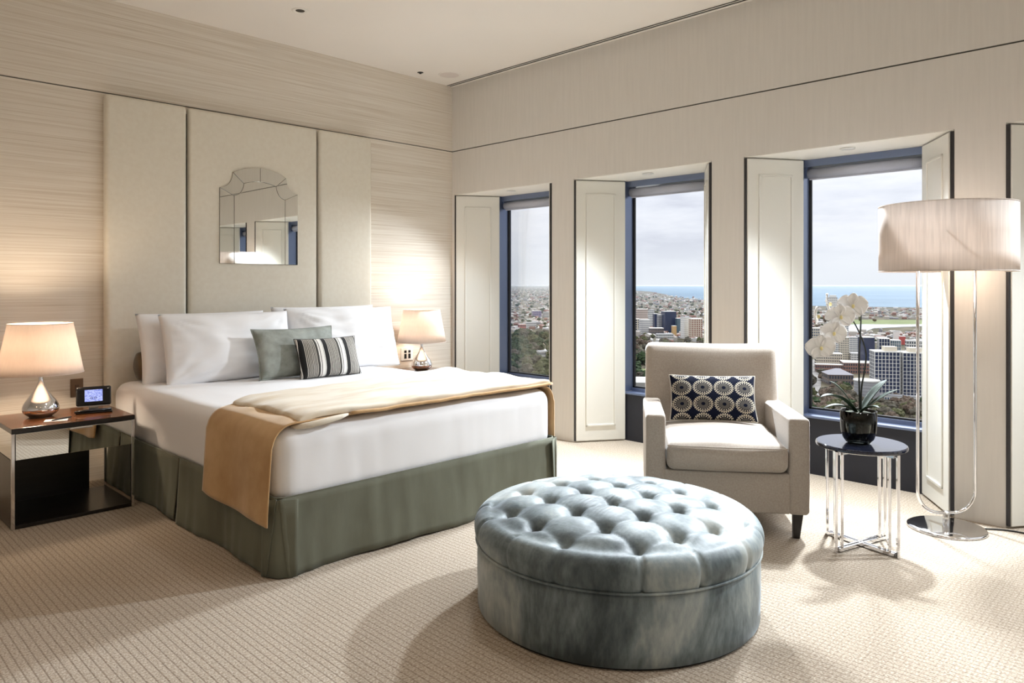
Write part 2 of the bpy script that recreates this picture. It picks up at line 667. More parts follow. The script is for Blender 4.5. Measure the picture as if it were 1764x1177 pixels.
struct(G().box(XB, 0.75, YB, 0.0, -0.12, 0.0).obj('floor', M['carpet']), 'beige loop-pile carpet with fine rows')
struct(G().box(XB, 0.75, YB, 0.12, CEIL, CEIL + 0.12).obj('ceiling', M['ceiling']), 'plain white ceiling')
wl = struct(G().box(XB, 0.6, 0.0, 0.12, 0, GRV - 0.004).box(XB, 0.6, 0.0, 0.12, GRV + 0.004, CEIL)
            .obj('wall_left', M['wallpaper']), 'headboard wall in pale horizontally streaked wallpaper')
G().box(XB, 0.6, 0.008, 0.11, GRV - 0.004, GRV + 0.004).obj('shadow_gap', M['mirror_edge'], wl)
g = G()
g.box(0, 0.62, YB, 0.0, HEAD, GRV - 0.005).box(0, 0.62, YB, 0.0, GRV + 0.005, CEIL)
edges = [0.3] + [v for y in WY for v in (y, y - WW)] + [YB - 0.3]
for i in range(0, len(edges), 2):
    a, b = edges[i], edges[i + 1]
    a2, b2 = a + SPL, b - SPL
    if i == 0:
        g.prism([(0, 0.0), (0, b), (DEP, b2), (0.53, b2), (0.53, 0.0)], 0, HEAD)
        continue
    g.prism([(0, a), (0, b), (DEP, b2), (0.53, b2), (0.53, a2), (DEP, a2)], 0, HEAD)
wr = struct(g.obj('wall_right', M['wall']), 'cream window wall with splayed window openings')
G().box(0.012, 0.5, YB, 0, GRV - 0.005, GRV + 0.005).obj('shadow_gap', M['mirror_edge'], wr)
struct(G().box(XB, 0.62, YB - 0.12, YB, 0, CEIL).obj('wall_back', M['wall']), 'plain cream wall behind the camera')
struct(G().box(XB - 0.12, XB, YB, 0.12, 0, CEIL).obj('wall_side', M['wall']), 'plain cream wall opposite the windows')


def shutter(win, y_face, side):
    """panelled white shutter leaning on the splayed reveal; side +1 = jamb near the headboard wall"""
    L = math.hypot(DEP, SPL) - 0.004
    ang = math.atan2(-SPL * side, DEP)
    root = G().box(0.012, L, -0.026 if side > 0 else 0.002, -0.002 if side > 0 else 0.026, 0.012, HEAD - 0.016).obj('shutter', M['shutter'], win, bevel=0.003, loc=(0, y_face, 0), rot=(0, 0, ang))
    yf = -0.026 if side > 0 else 0.026
    s = -1 if side > 0 else 1
    g = G()
    a, b, z0, z1 = 0.095, L - 0.085, 0.13, HEAD - 0.12
    w, t = 0.015, 0.008
    for x0, x1, zz0, zz1 in ((a, b, z0, z0 + w), (a, b, z1 - w, z1), (a, a + w, z0, z1), (b - w, b, z0, z1)):
        lo, hi = sorted((yf, yf + s * t))
        g.box(x0, x1, lo, hi, zz0, zz1)
    g.obj('panel_moulding', M['shutter'], root, bevel=0.002)
    lo, hi = sorted((yf * 0.05, yf * 0.70))
    G().box(0.0, 0.0115, lo, hi, 0.012, HEAD - 0.012).obj('edge_seal', M['shutter_dark'], root)


def window(n, y0):
    ya, yb = y0 - SPL, y0 - WW + SPL            # clear opening behind the splay
    w = bpy.data.objects.new('window_%d' % n, None)
    COL.objects.link(w)
    w['kind'] = 'structure'
    w['label'] = 'tall city-view window with dark metal frame and white panelled shutters, number %d from the corner' % n if n > 3 else \
        ['window nearest the headboard wall, partly behind the bed', 'middle window behind the armchair', 'window behind the orchid and floor lamp'][n - 1]
    x0, xg = DEP, 0.50
    # white soffit
    G().prism([(0.002, y0 - 0.004), (0.002, y0 - WW + 0.004), (x0 + 0.03, yb + 0.01), (x0 + 0.03, ya - 0.01)], HEAD - 0.006, HEAD - 0.0005).obj('soffit', M['white_paint'], w)
    G().lathe([(0.035, 0.0), (0.045, -0.004), (0.045, -0.005), (0.0, -0.005)], 24, (0.14, (y0 * 2 - WW) / 2, HEAD - 0.006), cap=False).obj('recessed_light_ring', M['white_plastic'], w, smooth=True)
    rl = lamp('recessed_light_beam', 'SPOT', (0.14, (y0 * 2 - WW) / 2, HEAD - 0.03), REVEAL_W * (0.36 if n == 1 else 0.6 if n > 3 else 1.0), (0.85, 0.93, 1.0), w, spot_size=R(118), spot_blend=1.0, shadow_soft_size=0.06)
    rl.rotation_euler = Vector((-0.60, -0.08, -0.79)).to_track_quat('-Z', 'Y').to_euler()
    # dark metal frame
    f = G()
    f.box(x0, xg + 0.032, ya - 0.001, ya + 0.03, 0.40, HEAD)
    f.box(x0, xg + 0.032, yb - 0.03, yb + 0.001, 0.40, HEAD)
    f.box(x0 + 0.03, xg + 0.05, yb, ya, HEAD - 0.055, HEAD)
    f.box(xg - 0.03, xg + 0.03, yb, ya, 0.395, 0.425)
    f.obj('frame', M['frame'], w, bevel=0.002)
    g = G()
    g.box(xg - 0.012, xg + 0.012, ya - 0.014, ya, 0.425, HEAD - 0.055)
    g.box(xg - 0.012, xg + 0.012, yb, yb + 0.014, 0.425, HEAD - 0.055)
    g.box(xg - 0.012, xg + 0.012, yb, ya, 0.4251, 0.437)
    g.obj('gasket', M['gasket'], w)
    G().box(x0 - 0.008, xg - 0.0305, yb - 0.004, ya + 0.004, 0.383, 0.399).obj('sill', M['frame'], w, bevel=0.003)
    G().box(x0, xg, yb - 0.004, ya + 0.004, 0.0, 0.3825).obj('apron_panel', M['apron'], w)
    G().box(xg - 0.002, xg + 0.002, yb + 0.002, ya - 0.002, 0.43, HEAD - 0.056).obj('pane', M['pane'], w)
    shutter(w, y0, 1)
    shutter(w, y0 - WW, -1)
    # roller blind, rolled right up
    rb = thing('roller_blind', ['rolled-up white roller blind in the window nearest the headboard wall',
                                'rolled-up grey roller blind in the window behind the armchair',
                                'rolled-up grey roller blind in the window behind the floor lamp',
                                'rolled-up roller blind in the fourth window from the corner',
                                'rolled-up roller blind in the window furthest from the bed'][n - 1], 'blind',
               (x0 + 0.065, (ya + yb) / 2, HEAD - 0.097), group='roller blinds')
    hw = (ya - yb) / 2
    G().tube([(0, -hw + 0.02, 0), (0, hw - 0.02, 0)], 0.034, 24).obj('fabric_roll', M['blind'], rb, smooth=True)
    for s in (-1, 1):
        lo, hi = sorted((s * hw * 0.999, s * (hw - 0.019)))
        G().box(-0.02, 0.02, lo, hi, -0.03, 0.0415).obj('bracket', M['frame'], rb, bevel=0.002)
    G().box(-0.006, 0.006, -hw + 0.025, hw - 0.025, -0.046, -0.033).obj('bottom_bar', M['blind'], rb, bevel=0.003)
    return w


M['blind'] = material('blind_fabric', srgb(178, 182, 196), 0.7)
for i, y in enumerate(WY):
    window(i + 1, y)

# small door stops on the apron of the window behind the lamp
for k, (yy, lab) in enumerate(((-3.62, 'small chrome knob on the dark panel below the window, nearer the chair'), (-3.78, 'small chrome knob on the dark panel below the window, nearer the lamp'))):
    o = G().lathe([(0.004, 0), (0.004, 0.012), (0.011, 0.014), (0.012, 0.022), (0.008, 0.026)], 16).obj('apron_knob', M['chrome'], None, smooth=True, loc=(DEP, yy, 0.195), rot=(0, -PI / 2, 0))
    tag(o, lab, 'knob', 'knobs on the dark panel')

# ceiling fittings
t = struct(G().box(-0.085, -0.078, YB, -0.004, CEIL - 0.004, CEIL).box(-0.056, -0.047, YB, -0.004, CEIL - 0.004, CEIL)
           .box(-0.025, -0.003, YB, -0.004, CEIL - 0.006, CEIL).obj('trim_1', M['ceiling']), 'white twin-slot air diffuser along the window wall')
G().box(-0.078, -0.056, YB, -0.004, CEIL - 0.0015, CEIL).box(-0.047, -0.025, YB, -0.004, CEIL - 0.0015, CEIL).obj('slot', M['black'], t)


def downlight(x, y, label):
    r = thing('downlight', label, 'ceiling light', (x, y, CEIL), group='recessed ceiling lights')
    G().lathe([(0.030, -0.001), (0.048, -0.007), (0.056, -0.004), (0.058, 0.0)], 32, cap=False).obj('trim_ring', M['white_paint'], r, smooth=True)
    G().lathe([(0.0005, -0.0016), (0.031, -0.0016)], 32, cap=False).obj('lens', M['black_gloss'], r)
    return r


downlight(-2.03, -0.74, 'small round recessed downlight in the ceiling above the headboard')
FILL_SPOTS = [(-2.03, -2.9), (-4.6, -2.2), (-2.03, -5.0), (-4.6, -5.0), (-0.9, -6.6), (-3.3, -6.9), (-6.2, -3.6), (-6.0, -6.4)]  # unseen downlights added as fill to brighten the room
for k, (x, y) in enumerate(FILL_SPOTS):
    r = downlight(x, y, 'added unseen fill downlight ' + ['above the foot of the bed', 'left of the bed', 'above the ottoman', 'in the middle of the room', 'near the window wall', 'towards the back wall', 'near the side wall', 'in the back corner'][k])
    lamp('added_fill_beam', 'SPOT', (0, 0, -0.02), FILL_SPOT_W * (0.5 if x < -4 else 0.9), (1.0, 0.66, 0.38) if x < -4 else (1.0, 0.975, 0.95), r, spot_size=R(150), spot_blend=1.0, shadow_soft_size=0.12)
o = G().lathe([(0.0005, -0.012), (0.010, -0.012), (0.012, -0.003), (0.028, -0.001), (0.028, 0.0)], 24, cap=False).obj('sprinkler_head', M['black'], None, smooth=True, loc=(-0.515, -0.16, CEIL))
tag(o, 'tiny dark sprinkler dot in the ceiling beside the round grille', 'sprinkler')
r = thing('ceiling_speaker', 'flush round white speaker grille in the ceiling corner', 'speaker', (-0.285, -0.292, CEIL))
G().lathe([(0.088, -0.004), (0.098, -0.005), (0.102, 0.0)], 40, cap=False).obj('rim', M['ceiling'], r, smooth=True)
G().lathe([(0.0005, -0.003), (0.088, -0.003)], 40, cap=False).obj('grille', material('grille_mesh', srgb(224, 216, 212), 0.8), r)

# ------------------------------------------------------------------ headboard, mirror, switches
hb = thing('headboard', 'tall cream leather headboard of three padded panels', 'headboard', (-2.02, -0.04, 0))
for x0, x1, ytop in ((-3.068, -2.546, -0.04), (-2.526, -1.498, -0.026), (-1.485, -0.979, -0.04)):
    G().rbox(x0 + 2.02, x1 + 2.02, ytop, 0.038, 0.06, 2.56, 0.024, (14, 2, 20)).obj('padded_panel', M['leather'], hb, smooth=True, weld=1e-4)
G().box(-0.99, 0.98, 0.024, 0.039, 0.05, 2.52).obj('backing_board', M['black'], hb)

mr_ = thing('wall_mirror', 'arched wall mirror with scalloped shoulders on the middle headboard panel', 'mirror', (-1.993, -0.068, 1.449))
def rel(pts):
    return [(u, z - 1.449) for u, z in pts]
in_c = bez((0.205, 1.957), (0.138, 1.972), (0.130, 2.055), 6)
out_c = bez((0.315, 2.009), (0.222, 2.022), (0.215, 2.131), 6)
in_t = bez((0.130, 2.055), (0.065, 2.079), (0.0, 2.079), 6)
out_t = bez((0.215, 2.131), (0.110, 2.186), (0.0, 2.186), 6)
def flip(p):
    return [(-u, z) for u, z in p]
def shrink(poly, d=0.0012):
    cx_ = sum(p[0] for p in poly) / len(poly)
    cz_ = sum(p[1] for p in poly) / len(poly)
    out = []
    n = len(poly)
    ar = sum(poly[i][0] * poly[(i + 1) % n][1] - poly[(i + 1) % n][0] * poly[i][1] for i in range(n))
    sg = 1 if ar > 0 else -1
    for i in range(n):
        a, b, c = Vector(poly[i - 1]), Vector(poly[i]), Vector(poly[(i + 1) % n])
        e1, e2 = (b - a), (c - b)
        n1 = Vector((-e1.y, e1.x)).normalized() * sg
        n2 = Vector((-e2.y, e2.x)).normalized() * sg
        k = (n1 + n2)
        k = k / max(0.35, k.length_squared / 2) if k.length > 1e-6 else n1
        out.append(tuple(b + k * d))
    return out
centre = [(-0.205, 1.449), (0.205, 1.449)] + in_c + in_t[1:] + flip(in_t)[::-1][1:] + flip(in_c)[::-1][1:]
pieces = [('mirror_centre', centre)]
for s in (1, -1):
    fl = (lambda p: p) if s > 0 else flip
    pieces.append(('border_strip', fl([(0.205, 1.449), (0.315, 1.449), (0.315, 2.009), (0.205, 1.957)])))
    pieces.append(('border_shoulder', fl(in_c + out_c[::-1])))
    pieces.append(('border_arch', fl(in_t + out_t[::-1])))
for nm, poly in pieces:
    G().prism(rel(shrink(poly)), -0.006, 0.0, 'xz').obj(nm, M['mirror'], mr_, bevel=0.0012, bseg=1)
outl = [(-0.315, 1.449), (0.315, 1.449)] + out_c + out_t[1:] + flip(out_t)[::-1][1:] + flip(out_c)[::-1][1:]
G().prism(rel(shrink(outl, 0.0005)), -0.002, 0.012, 'xz').obj('backing', M['mirror_edge'], mr_)

sw = thing('light_switch', 'bronze light switch plate on the wall above the bedside clock', 'switch', (-3.22, 0, 0.622))
G().box(-0.037, 0.037, -0.008, -0.0005, -0.06, 0.06).obj('plate', material('bronze_plate', srgb(120, 98, 80), 0.35, 0.7), sw, bevel=0.002)
G().box(-0.012, 0.012, -0.012, -0.0081, -0.02, 0.02).obj('rocker', material('bronze_rocker', srgb(92, 74, 60), 0.4, 0.6), sw, bevel=0.002)
sk = thing('power_socket', 'silver power socket plate with four outlets beside the right pillows', 'socket', (-0.548, 0, 0.657))
G().box(-0.066, 0.066, -0.008, -0.0005, -0.058, 0.058).obj('plate', M['white_plastic'], sk, bevel=0.002)
for x in (-0.02, 0.026):
    for z, h in ((0.024, 0.012), (-0.018, 0.022)):
        G().box(x - 0.013, x + 0.013, -0.0105, -0.0081, z - h, z + h).obj('outlet', M['black'], sk, bevel=0.004)

# ------------------------------------------------------------------ bed
BX0, BX1, BY0, BY1 = -3.035, -1.205, -2.36, -0.09
bed = thing('bed', 'king-size bed with white linen and olive pleated valance', 'bed', ((BX0 + BX1) / 2, (BY0 + BY1) / 2, 0))
ox, oy = (BX0 + BX1) / 2, (BY0 + BY1) / 2
G().box(BX0 + 0.03 - ox, BX1 - 0.03 - ox, BY0 + 0.03 - oy, BY1 - oy, 0.03, 0.278).obj('bed_base', M['black'], bed)


def mattress_fn(v):
    x, y, z = v.x, v.y, v.z
    if z > 0.55:
        k = (z - 0.55) / 0.1
        z += k * 0.006 * fnoise(x, y, 3.1, 2.2) + k * 0.0025 * fnoise(x, y * 0.4, 8.0, 9)
        # the bed is a touch rounded towards the foot
    w = 0.004 * fnoise(x * 3 + y * 3, z * 1.2, 5.0, 3.0) + 0.0025 * fnoise((x + y) * 14, z * 2, 1.0, 1.5)
    side = 1 if z < 0.6 else 0.3
    if abs(x) > 0.86:
        x += math.copysign(w * side, x)
    if y < -1.05:
        y -= w * side
    return Vector((x, y, z))


G().rbox(BX0 - ox, BX1 - ox, BY0 - oy, BY1 - oy, 0.28, 0.652, 0.085, (70, 80, 14), mattress_fn).obj('mattress_cover', M['linen_white'], bed, smooth=True, weld=1e-4)
# seam of the fitted cover near the bottom edge
SK = 0.348


def skirt_panel(p0, p1, nrm, seed, open0=0.0, open1=0.0):
    """hanging linen panel from p0 to p1 (plan points), falling to the carpet in soft waves"""
    L = math.hypot(p1[0] - p0[0], p1[1] - p0[1])
    tx, ty = (p1[0] - p0[0]) / L, (p1[1] - p0[1]) / L

    def fn(u, v):
        s = u * L
        d = 1 - v                      # 0 at the top, 1 at the hem
        z = 0.006 + (SK - 0.006) * v
        off = 0.016 + 0.02 * d + 0.014 * d * math.sin(s * 5.2 + seed) + 0.007 * d * math.sin(s * 13 + seed * 2.1) + 0.003 * fnoise(s, z, seed, 16)
        off += 0.002 * math.sin(s * 47 + 5 * fnoise(s, 0, seed, 3)) * (0.4 + 0.6 * d)
        z += 0.006 * d * math.sin(s * 5.2 + seed + 1.2)
        sl = 0.0
        if open0:
            sl += open0 * d ** 1.2 * max(0, 1 - s / 0.16)
        if open1:
            sl -= open1 * d ** 1.2 * max(0, 1 - (L - s) / 0.16)
        ed = min(s if open0 else 9, (L - s) if open1 else 9)
        off += 0.003 * d * math.exp(-(ed / 0.05) ** 2)
        ss = s + sl
        z = max(z, 0.004)
        return (p0[0] + tx * ss + nrm[0] * off - ox, p0[1] + ty * ss + nrm[1] * off - oy, z)
    n = max(20, int(L / 0.018))
    g = G().grid(fn, n, 10)
    return g.obj('valance_panel', M['skirt'], bed, smooth=True, solid=0.004)


skirt_panel((BX0, BY1 - 0.02), (BX0, -1.275), (-1, 0), 0.4, 0, 0.02)
skirt_panel((BX0, -1.285), (BX0, BY0 - 0.004), (-1, 0), 2.0, 0.02, 0.03)
skirt_panel((BX0 - 0.01, BY0), (BX1 + 0.01, BY0), (0, -1), 3.3, 0.03, 0.03)
skirt_panel((BX1, BY0 - 0.004), (BX1, BY1 - 0.02), (1, 0), 1.1, 0.03, 0)
for (x, y, n) in ((BX0, -1.28, (-1, 0)), (BX0 - 0.004, BY0 - 0.004, (-.707, -.707)), (BX1 + 0.004, BY0 - 0.004, (.707, -.707))):
    tx, ty = -n[1], n[0]
    G().grid(lambda u, v: (x - ox + tx * (u - .5) * .16 + n[0] * (0.006 + 0.012 * (1 - v)) - n[0] * 0.05 * abs(u - .5), y - oy + ty * (u - .5) * .16 + n[1] * (0.006 + 0.012 * (1 - v)) - n[1] * 0.05 * abs(u - .5), 0.005 + (SK - 0.01) * v), 10, 4).obj('pleat_insert', M['skirt'], bed, smooth=True, solid=0.003)
# dark piping line where the mattress meets the valance
pth = [(BX0 - 0.012 - ox, BY1 - 0.02 - oy, 0.347), (BX0 - 0.012 - ox, BY0 + 0.02 - oy, 0.347), (BX0 + 0.02 - ox, BY0 - 0.012 - oy, 0.347), (BX1 - 0.02 - ox, BY0 - 0.012 - oy, 0.347), (BX1 + 0.012 - ox, BY0 + 0.02 - oy, 0.347), (BX1 + 0.012 - ox, BY1 - 0.02 - oy, 0.347)]
G().tube(pth, 0.006, 8).obj('valance_band', M['skirt'], bed, smooth=True)

# ------------------------------------------------------------------ pillows and cushions
def pillow_mesh(w, h, t, seed, pinch=0.05, wr=0.01, n=34, flange=0.0, puff=0.42, sag=0.0):
    g = G()
    for s in (1, -1):
        def fn(a, b):
            u, v = 2 * a - 1, 2 * b - 1
            u = math.copysign(abs(u) ** 0.85, u)
            v = math.copysign(abs(v) ** 0.85, v)
            x = w / 2 * u * (1 - pinch * u * u * (1 - v * v))
            y = h / 2 * v * (1 - pinch * v * v * (1 - u * u))
            e = max(0.0, (1 - u * u)) * max(0.0, (1 - v * v))
            z = t / 2 * e ** puff
            k = min(1.0, e * 5)
            z += k * wr * (fnoise(x, y, seed + s, 4.0) + 0.5 * fnoise(x * 1.0, y * 3.0, seed * 2 + s, 7.0))
            # short creases running in from the corners
            r = math.hypot(abs(u) - 1, abs(v) - 1)
            z += k * wr * 0.5 * math.exp(-r * 1.6) * math.sin(18 * math.atan2(1 - abs(v), 1 - abs(u) + 1e-4) + seed)
            y -= sag * h * e * (0.3 if v > 0 else 0.0)
            return (x, y, s * z)
        g.grid(fn, n, n)
    return g


def pillow(name, w, h, t, mat, label, cat, loc, tilt, rz, seed, group=None, roll=0.0, parts=None, **kw):
    r = thing(name, label, cat, loc, rz, group)
    # local x = width, standing up and leaning back by tilt from vertical
    o = pillow_mesh(w, h, t, seed, **kw).obj('cover' if parts else 'pillowcase', mat, r, smooth=True, weld=1e-4)
    o.rotation_euler = (R(90) - R(tilt), R(roll), 0)
    o.rotation_mode = 'XYZ'
    return r, o


WP = 'white bed pillows'
pillow('pillow', 0.90, 0.48, 0.17, M['cotton'], 'rear white pillow on the left side, against the headboard', 'pillow', (-2.50, -0.31, 0.87), 14, R(2), 3.0, WP, wr=0.02, sag=0.10, pinch=0.035)
pillow('pillow', 0.90, 0.49, 0.17, M['cotton'], 'rear white pillow on the right side, against the headboard', 'pillow', (-1.52, -0.26, 0.885), 14, R(-2), 7.0, WP, wr=0.024, sag=0.12, pinch=0.035)
pillow('pillow', 0.92, 0.485, 0.235, M['cotton'], 'front white pillow on the left side of the bed', 'pillow', (-2.40, -0.47, 0.868), 17, R(1.5), 11.0, WP, wr=0.018, puff=0.5, sag=0.08, pinch=0.035)
pillow('pillow', 0.94, 0.50, 0.235, M['cotton'], 'front white pillow on the right side of the bed', 'pillow', (-1.47, -0.42, 0.872), 17, R(-3), 15.0, WP, wr=0.026, puff=0.5, sag=0.10, pinch=0.035)
# bolster lying behind the pillows
o = G().lathe([(0.0005, -0.90), (0.05, -0.90), (0.088, -0.885), (0.098, -0.85), (0.1, 0.0), (0.098, 0.85), (0.088, 0.885), (0.05, 0.90), (0.0005, 0.90)], 32, cap=False).obj('bolster', M['bolster'], None, smooth=True, loc=(-2.02, -0.185, 0.752), rot=(0, R(90), 0))
tag(o, 'dark brown round bolster behind the left pillows', 'bolster')


def piping(o, w, h, pinch, r, mat):
    pts = []
    n = 24
    for k in range(4 * n + 1):
        s = k / n
        i = int(s) % 4
        f = 2 * (s - int(s)) - 1
        u, v = [(f, -1), (1, f), (-f, 1), (-1, -f)][i]
        pts.append((w / 2 * u * (1 - pinch * u * u * (1 - v * v)), h / 2 * v * (1 - pinch * v * v * (1 - u * u)), 0))
    return G().tube(pts, r, 6).obj('piping', mat, o, smooth=True)


rs, o = pillow('cushion', 0.63, 0.355, 0.14, M['sage'], 'sage green velvet cushion with piped edge, behind the striped cushion', 'cushion', (-2.03, -0.70, 0.822), 20, R(2), 21.0, pinch=0.07, wr=0.006, parts=1)
piping(o, 0.63, 0.355, 0.07, 0.005, M['sage'])
# small embroidered motif on the sage cushion
gm = G()
for k in range(7):
    a = 2 * PI * k / 7
    gm.lathe([(0.0004, 0.0), (0.006, 0.0015), (0.009, 0.0)], 10, (-0.035 + 0.016 * math.cos(a), -0.095 + 0.016 * math.sin(a), 0.052), cap=False)
gm.obj('embroidered_motif', material('motif_thread', srgb(96, 104, 104), 0.8), o, smooth=True)


def stripe_mat():
    m = material('striped_fabric', rough=0.85, sheen=0.15)
    nt = m.node_tree
    tc = N(nt, 'ShaderNodeTexCoord')
    sp = N(nt, 'ShaderNodeSeparateXYZ')
    nt.links.new(tc.outputs['Object'], sp.inputs[0])
    a = N(nt, 'ShaderNodeMath', operation='MULTIPLY_ADD')
    a.inputs[1].default_value = 1 / 0.165
    a.inputs[2].default_value = 3.33
    nt.links.new(sp.outputs['X'], a.inputs[0])
    f = N(nt, 'ShaderNodeMath', operation='FRACT')
    nt.links.new(a.outputs[0], f.inputs[0])
    K, W_, Gy = (0.008, 0.007, 0.007), (0.80, 0.78, 0.74), (0.05, 0.045, 0.04)
    T = (0.55, 0.52, 0.47)
    seq = [(0.0, K), (0.16, T), (0.19, K), (0.22, T), (0.25, K), (0.28, T), (0.31, K), (0.34, T), (0.37, K), (0.40, T), (0.43, K), (0.46, T), (0.49, K), (0.52, T),
           (0.55, K), (0.58, T), (0.61, Gy), (0.71, W_), (0.765, Gy), (0.795, W_), (0.93, Gy), (0.945, W_), (0.97, K)]
    r = ramp(nt, [(p, c) for p, c in seq], 'CONSTANT')
    nt.links.new(f.outputs[0], r.inputs[0])
    nt.links.new(r.outputs[0], P(m).inputs['Base Color'])
    return m


M['stripe'] = stripe_mat()
rs, o = pillow('cushion', 0.48, 0.285, 0.13, M['stripe'], 'small black and cream striped cushion in front of the sage cushion', 'cushion', (-1.87, -0.845, 0.785), 20, R(-1), 31.0, pinch=0.06, wr=0.004, parts=1)
piping(o, 0.48, 0.285, 0.06, 0.003, M['black'])

# ------------------------------------------------------------------ throw
th = thing('throw_blanket', 'tan fleece throw folded across the foot of the bed', 'blanket', (-2.12, -1.85, 0.652))
tx0, ty0, tz0 = -2.12, -1.85, 0.652
rc = 0.092
XL, XR, ZT = BX0 - 0.012, BX1 + 0.012, 0.664
arc = PI / 2 * rc
LH = 0.31                                            # straight hang below the rounded edge
flat = (XR - rc) - (XL + rc)


def throw_path(s):
    """plan/height path of the throw across the bed: s runs from the left hem over the bed to the right hem"""
    if s < LH:
        return XL - 0.012 * (1 - s / LH) - 0.004, ZT - rc - (LH - s), 0
    s -= LH
    if s < arc:
        a = s / rc
        return XL + rc - rc * math.cos(a), ZT - rc + rc * math.sin(a), 1
    s -= arc
    if s < flat:
        return XL + rc + s, ZT, 2
    s -= flat
    if s < arc:
        a = s / rc
        return XR - rc + rc * math.sin(a), ZT - rc + rc * math.cos(a), 1
    s -= arc
    return XR + 0.008, ZT - rc - s, 0


TOT = LH + arc + flat + arc + 0.30


def throw_fn(u, v):
    s = u * TOT
    x, z, k = throw_path(s)
    # back edge slants a little, the hanging end on the left sways forward to a point
    hang = max(0.0, 1 - s / (LH + arc))
    yb = -1.66 - 0.03 * hang + 0.28 * min(1, max(0, (s - LH - arc) / 0.5))
    yf = -2.345 - 0.022 * hang ** 2
    y = yb + (yf - yb) * v
    if hang > 0:
        z -= 0.04 * hang ** 2 * v + 0.012 * hang ** 2 * math.sin(v * 5.0)
        x += -0.012 * hang * (1 + math.sin(v * 8.0 + 1)) - 0.010 * hang * v
        y += 0.01 * hang * (1 - v)
    wv = 0.004 * (1 + fnoise(x * 2, y * 3, 4, 2.5))
    if k == 2:
        z += wv + (0.003 * math.sin(y * 18 + x * 3))
    else:
        x += math.copysign(wv, x + 2.12)
    return (x - tx0, y - ty0, z - tz0)


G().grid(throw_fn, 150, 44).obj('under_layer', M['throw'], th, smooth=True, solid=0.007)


def fold_fn(v):
    x, y, z = v.x + tx0, v.y + ty0, v.z + tz0
    u = (x - (-2.93)) / 1.72
    y += 0.10 * (1 - u) * (-(1 - (y + 2.34) / 0.9)) * 0.0
    back = (y + 2.34) / 0.92                      # 0 front, 1 back
    y += (0.03 * u - 0.22 * (1 - u)) * max(0, back) + 0.012 * fnoise(x, 1.0, 0, 3.0)
    x += 0.02 * (back) * max(0, 1 - u * 4) + 0.02 * max(0, 1 - u * 6) * math.sin(back * 4)
    amp = 0.5 if z < 0.678 else 1.0
    z += amp * (0.010 * (1 + fnoise(x * 1.3, y * 3.0, 2.0, 2.0)) + 0.007 * fnoise(x * 2.0 + y, y * 5 - x * 2, 7.0, 2.2) + 0.012 * math.exp(-((y + 1.95 - 0.12 * math.sin(x * 3)) / 0.05) ** 2) * (0.5 + 0.5 * math.sin(x * 5)))
    e_ = max(0.0, (-2.80 - x) / 0.14)
    z -= 0.034 * e_ * e_
    e_ = max(0.0, (x + 1.30) / 0.1)
    z -= 0.010 * e_ * e_
    return Vector((x - tx0, y - ty0, z - tz0))


G().rbox(-2.93 - tx0, -1.19 - tx0, -2.335 - ty0, -1.42 - ty0, 0.671 - tz0, 0.697 - tz0, 0.0125, (90, 60, 2), fold_fn).obj('folded_layer', M['throw_painted_sheen'], th, smooth=True, weld=1e-4)
# rolled lip of the fold at the near left corner, in tan lightened to imitate window sheen
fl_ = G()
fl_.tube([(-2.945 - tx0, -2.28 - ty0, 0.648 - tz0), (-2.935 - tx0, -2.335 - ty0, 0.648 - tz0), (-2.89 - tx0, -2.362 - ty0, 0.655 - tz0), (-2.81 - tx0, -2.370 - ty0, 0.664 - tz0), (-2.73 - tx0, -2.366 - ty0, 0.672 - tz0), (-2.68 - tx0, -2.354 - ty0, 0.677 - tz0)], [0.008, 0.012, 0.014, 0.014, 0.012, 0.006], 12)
fl_.obj('rolled_corner', M['throw_painted_sheen'], th, smooth=True)
# hem along the front fold
G().tube([(-2.66 - tx0 + i * (1.46 / 40), -2.352 - ty0 + 0.012 * fnoise(-2.66 + i * 0.0365, 1.0, 0, 3.0), 0.678 - tz0 + 0.006 * fnoise(i * .3, 2, 3, 1)) for i in range(41)], 0.009, 8).obj('hem', M['throw'], th, smooth=True)

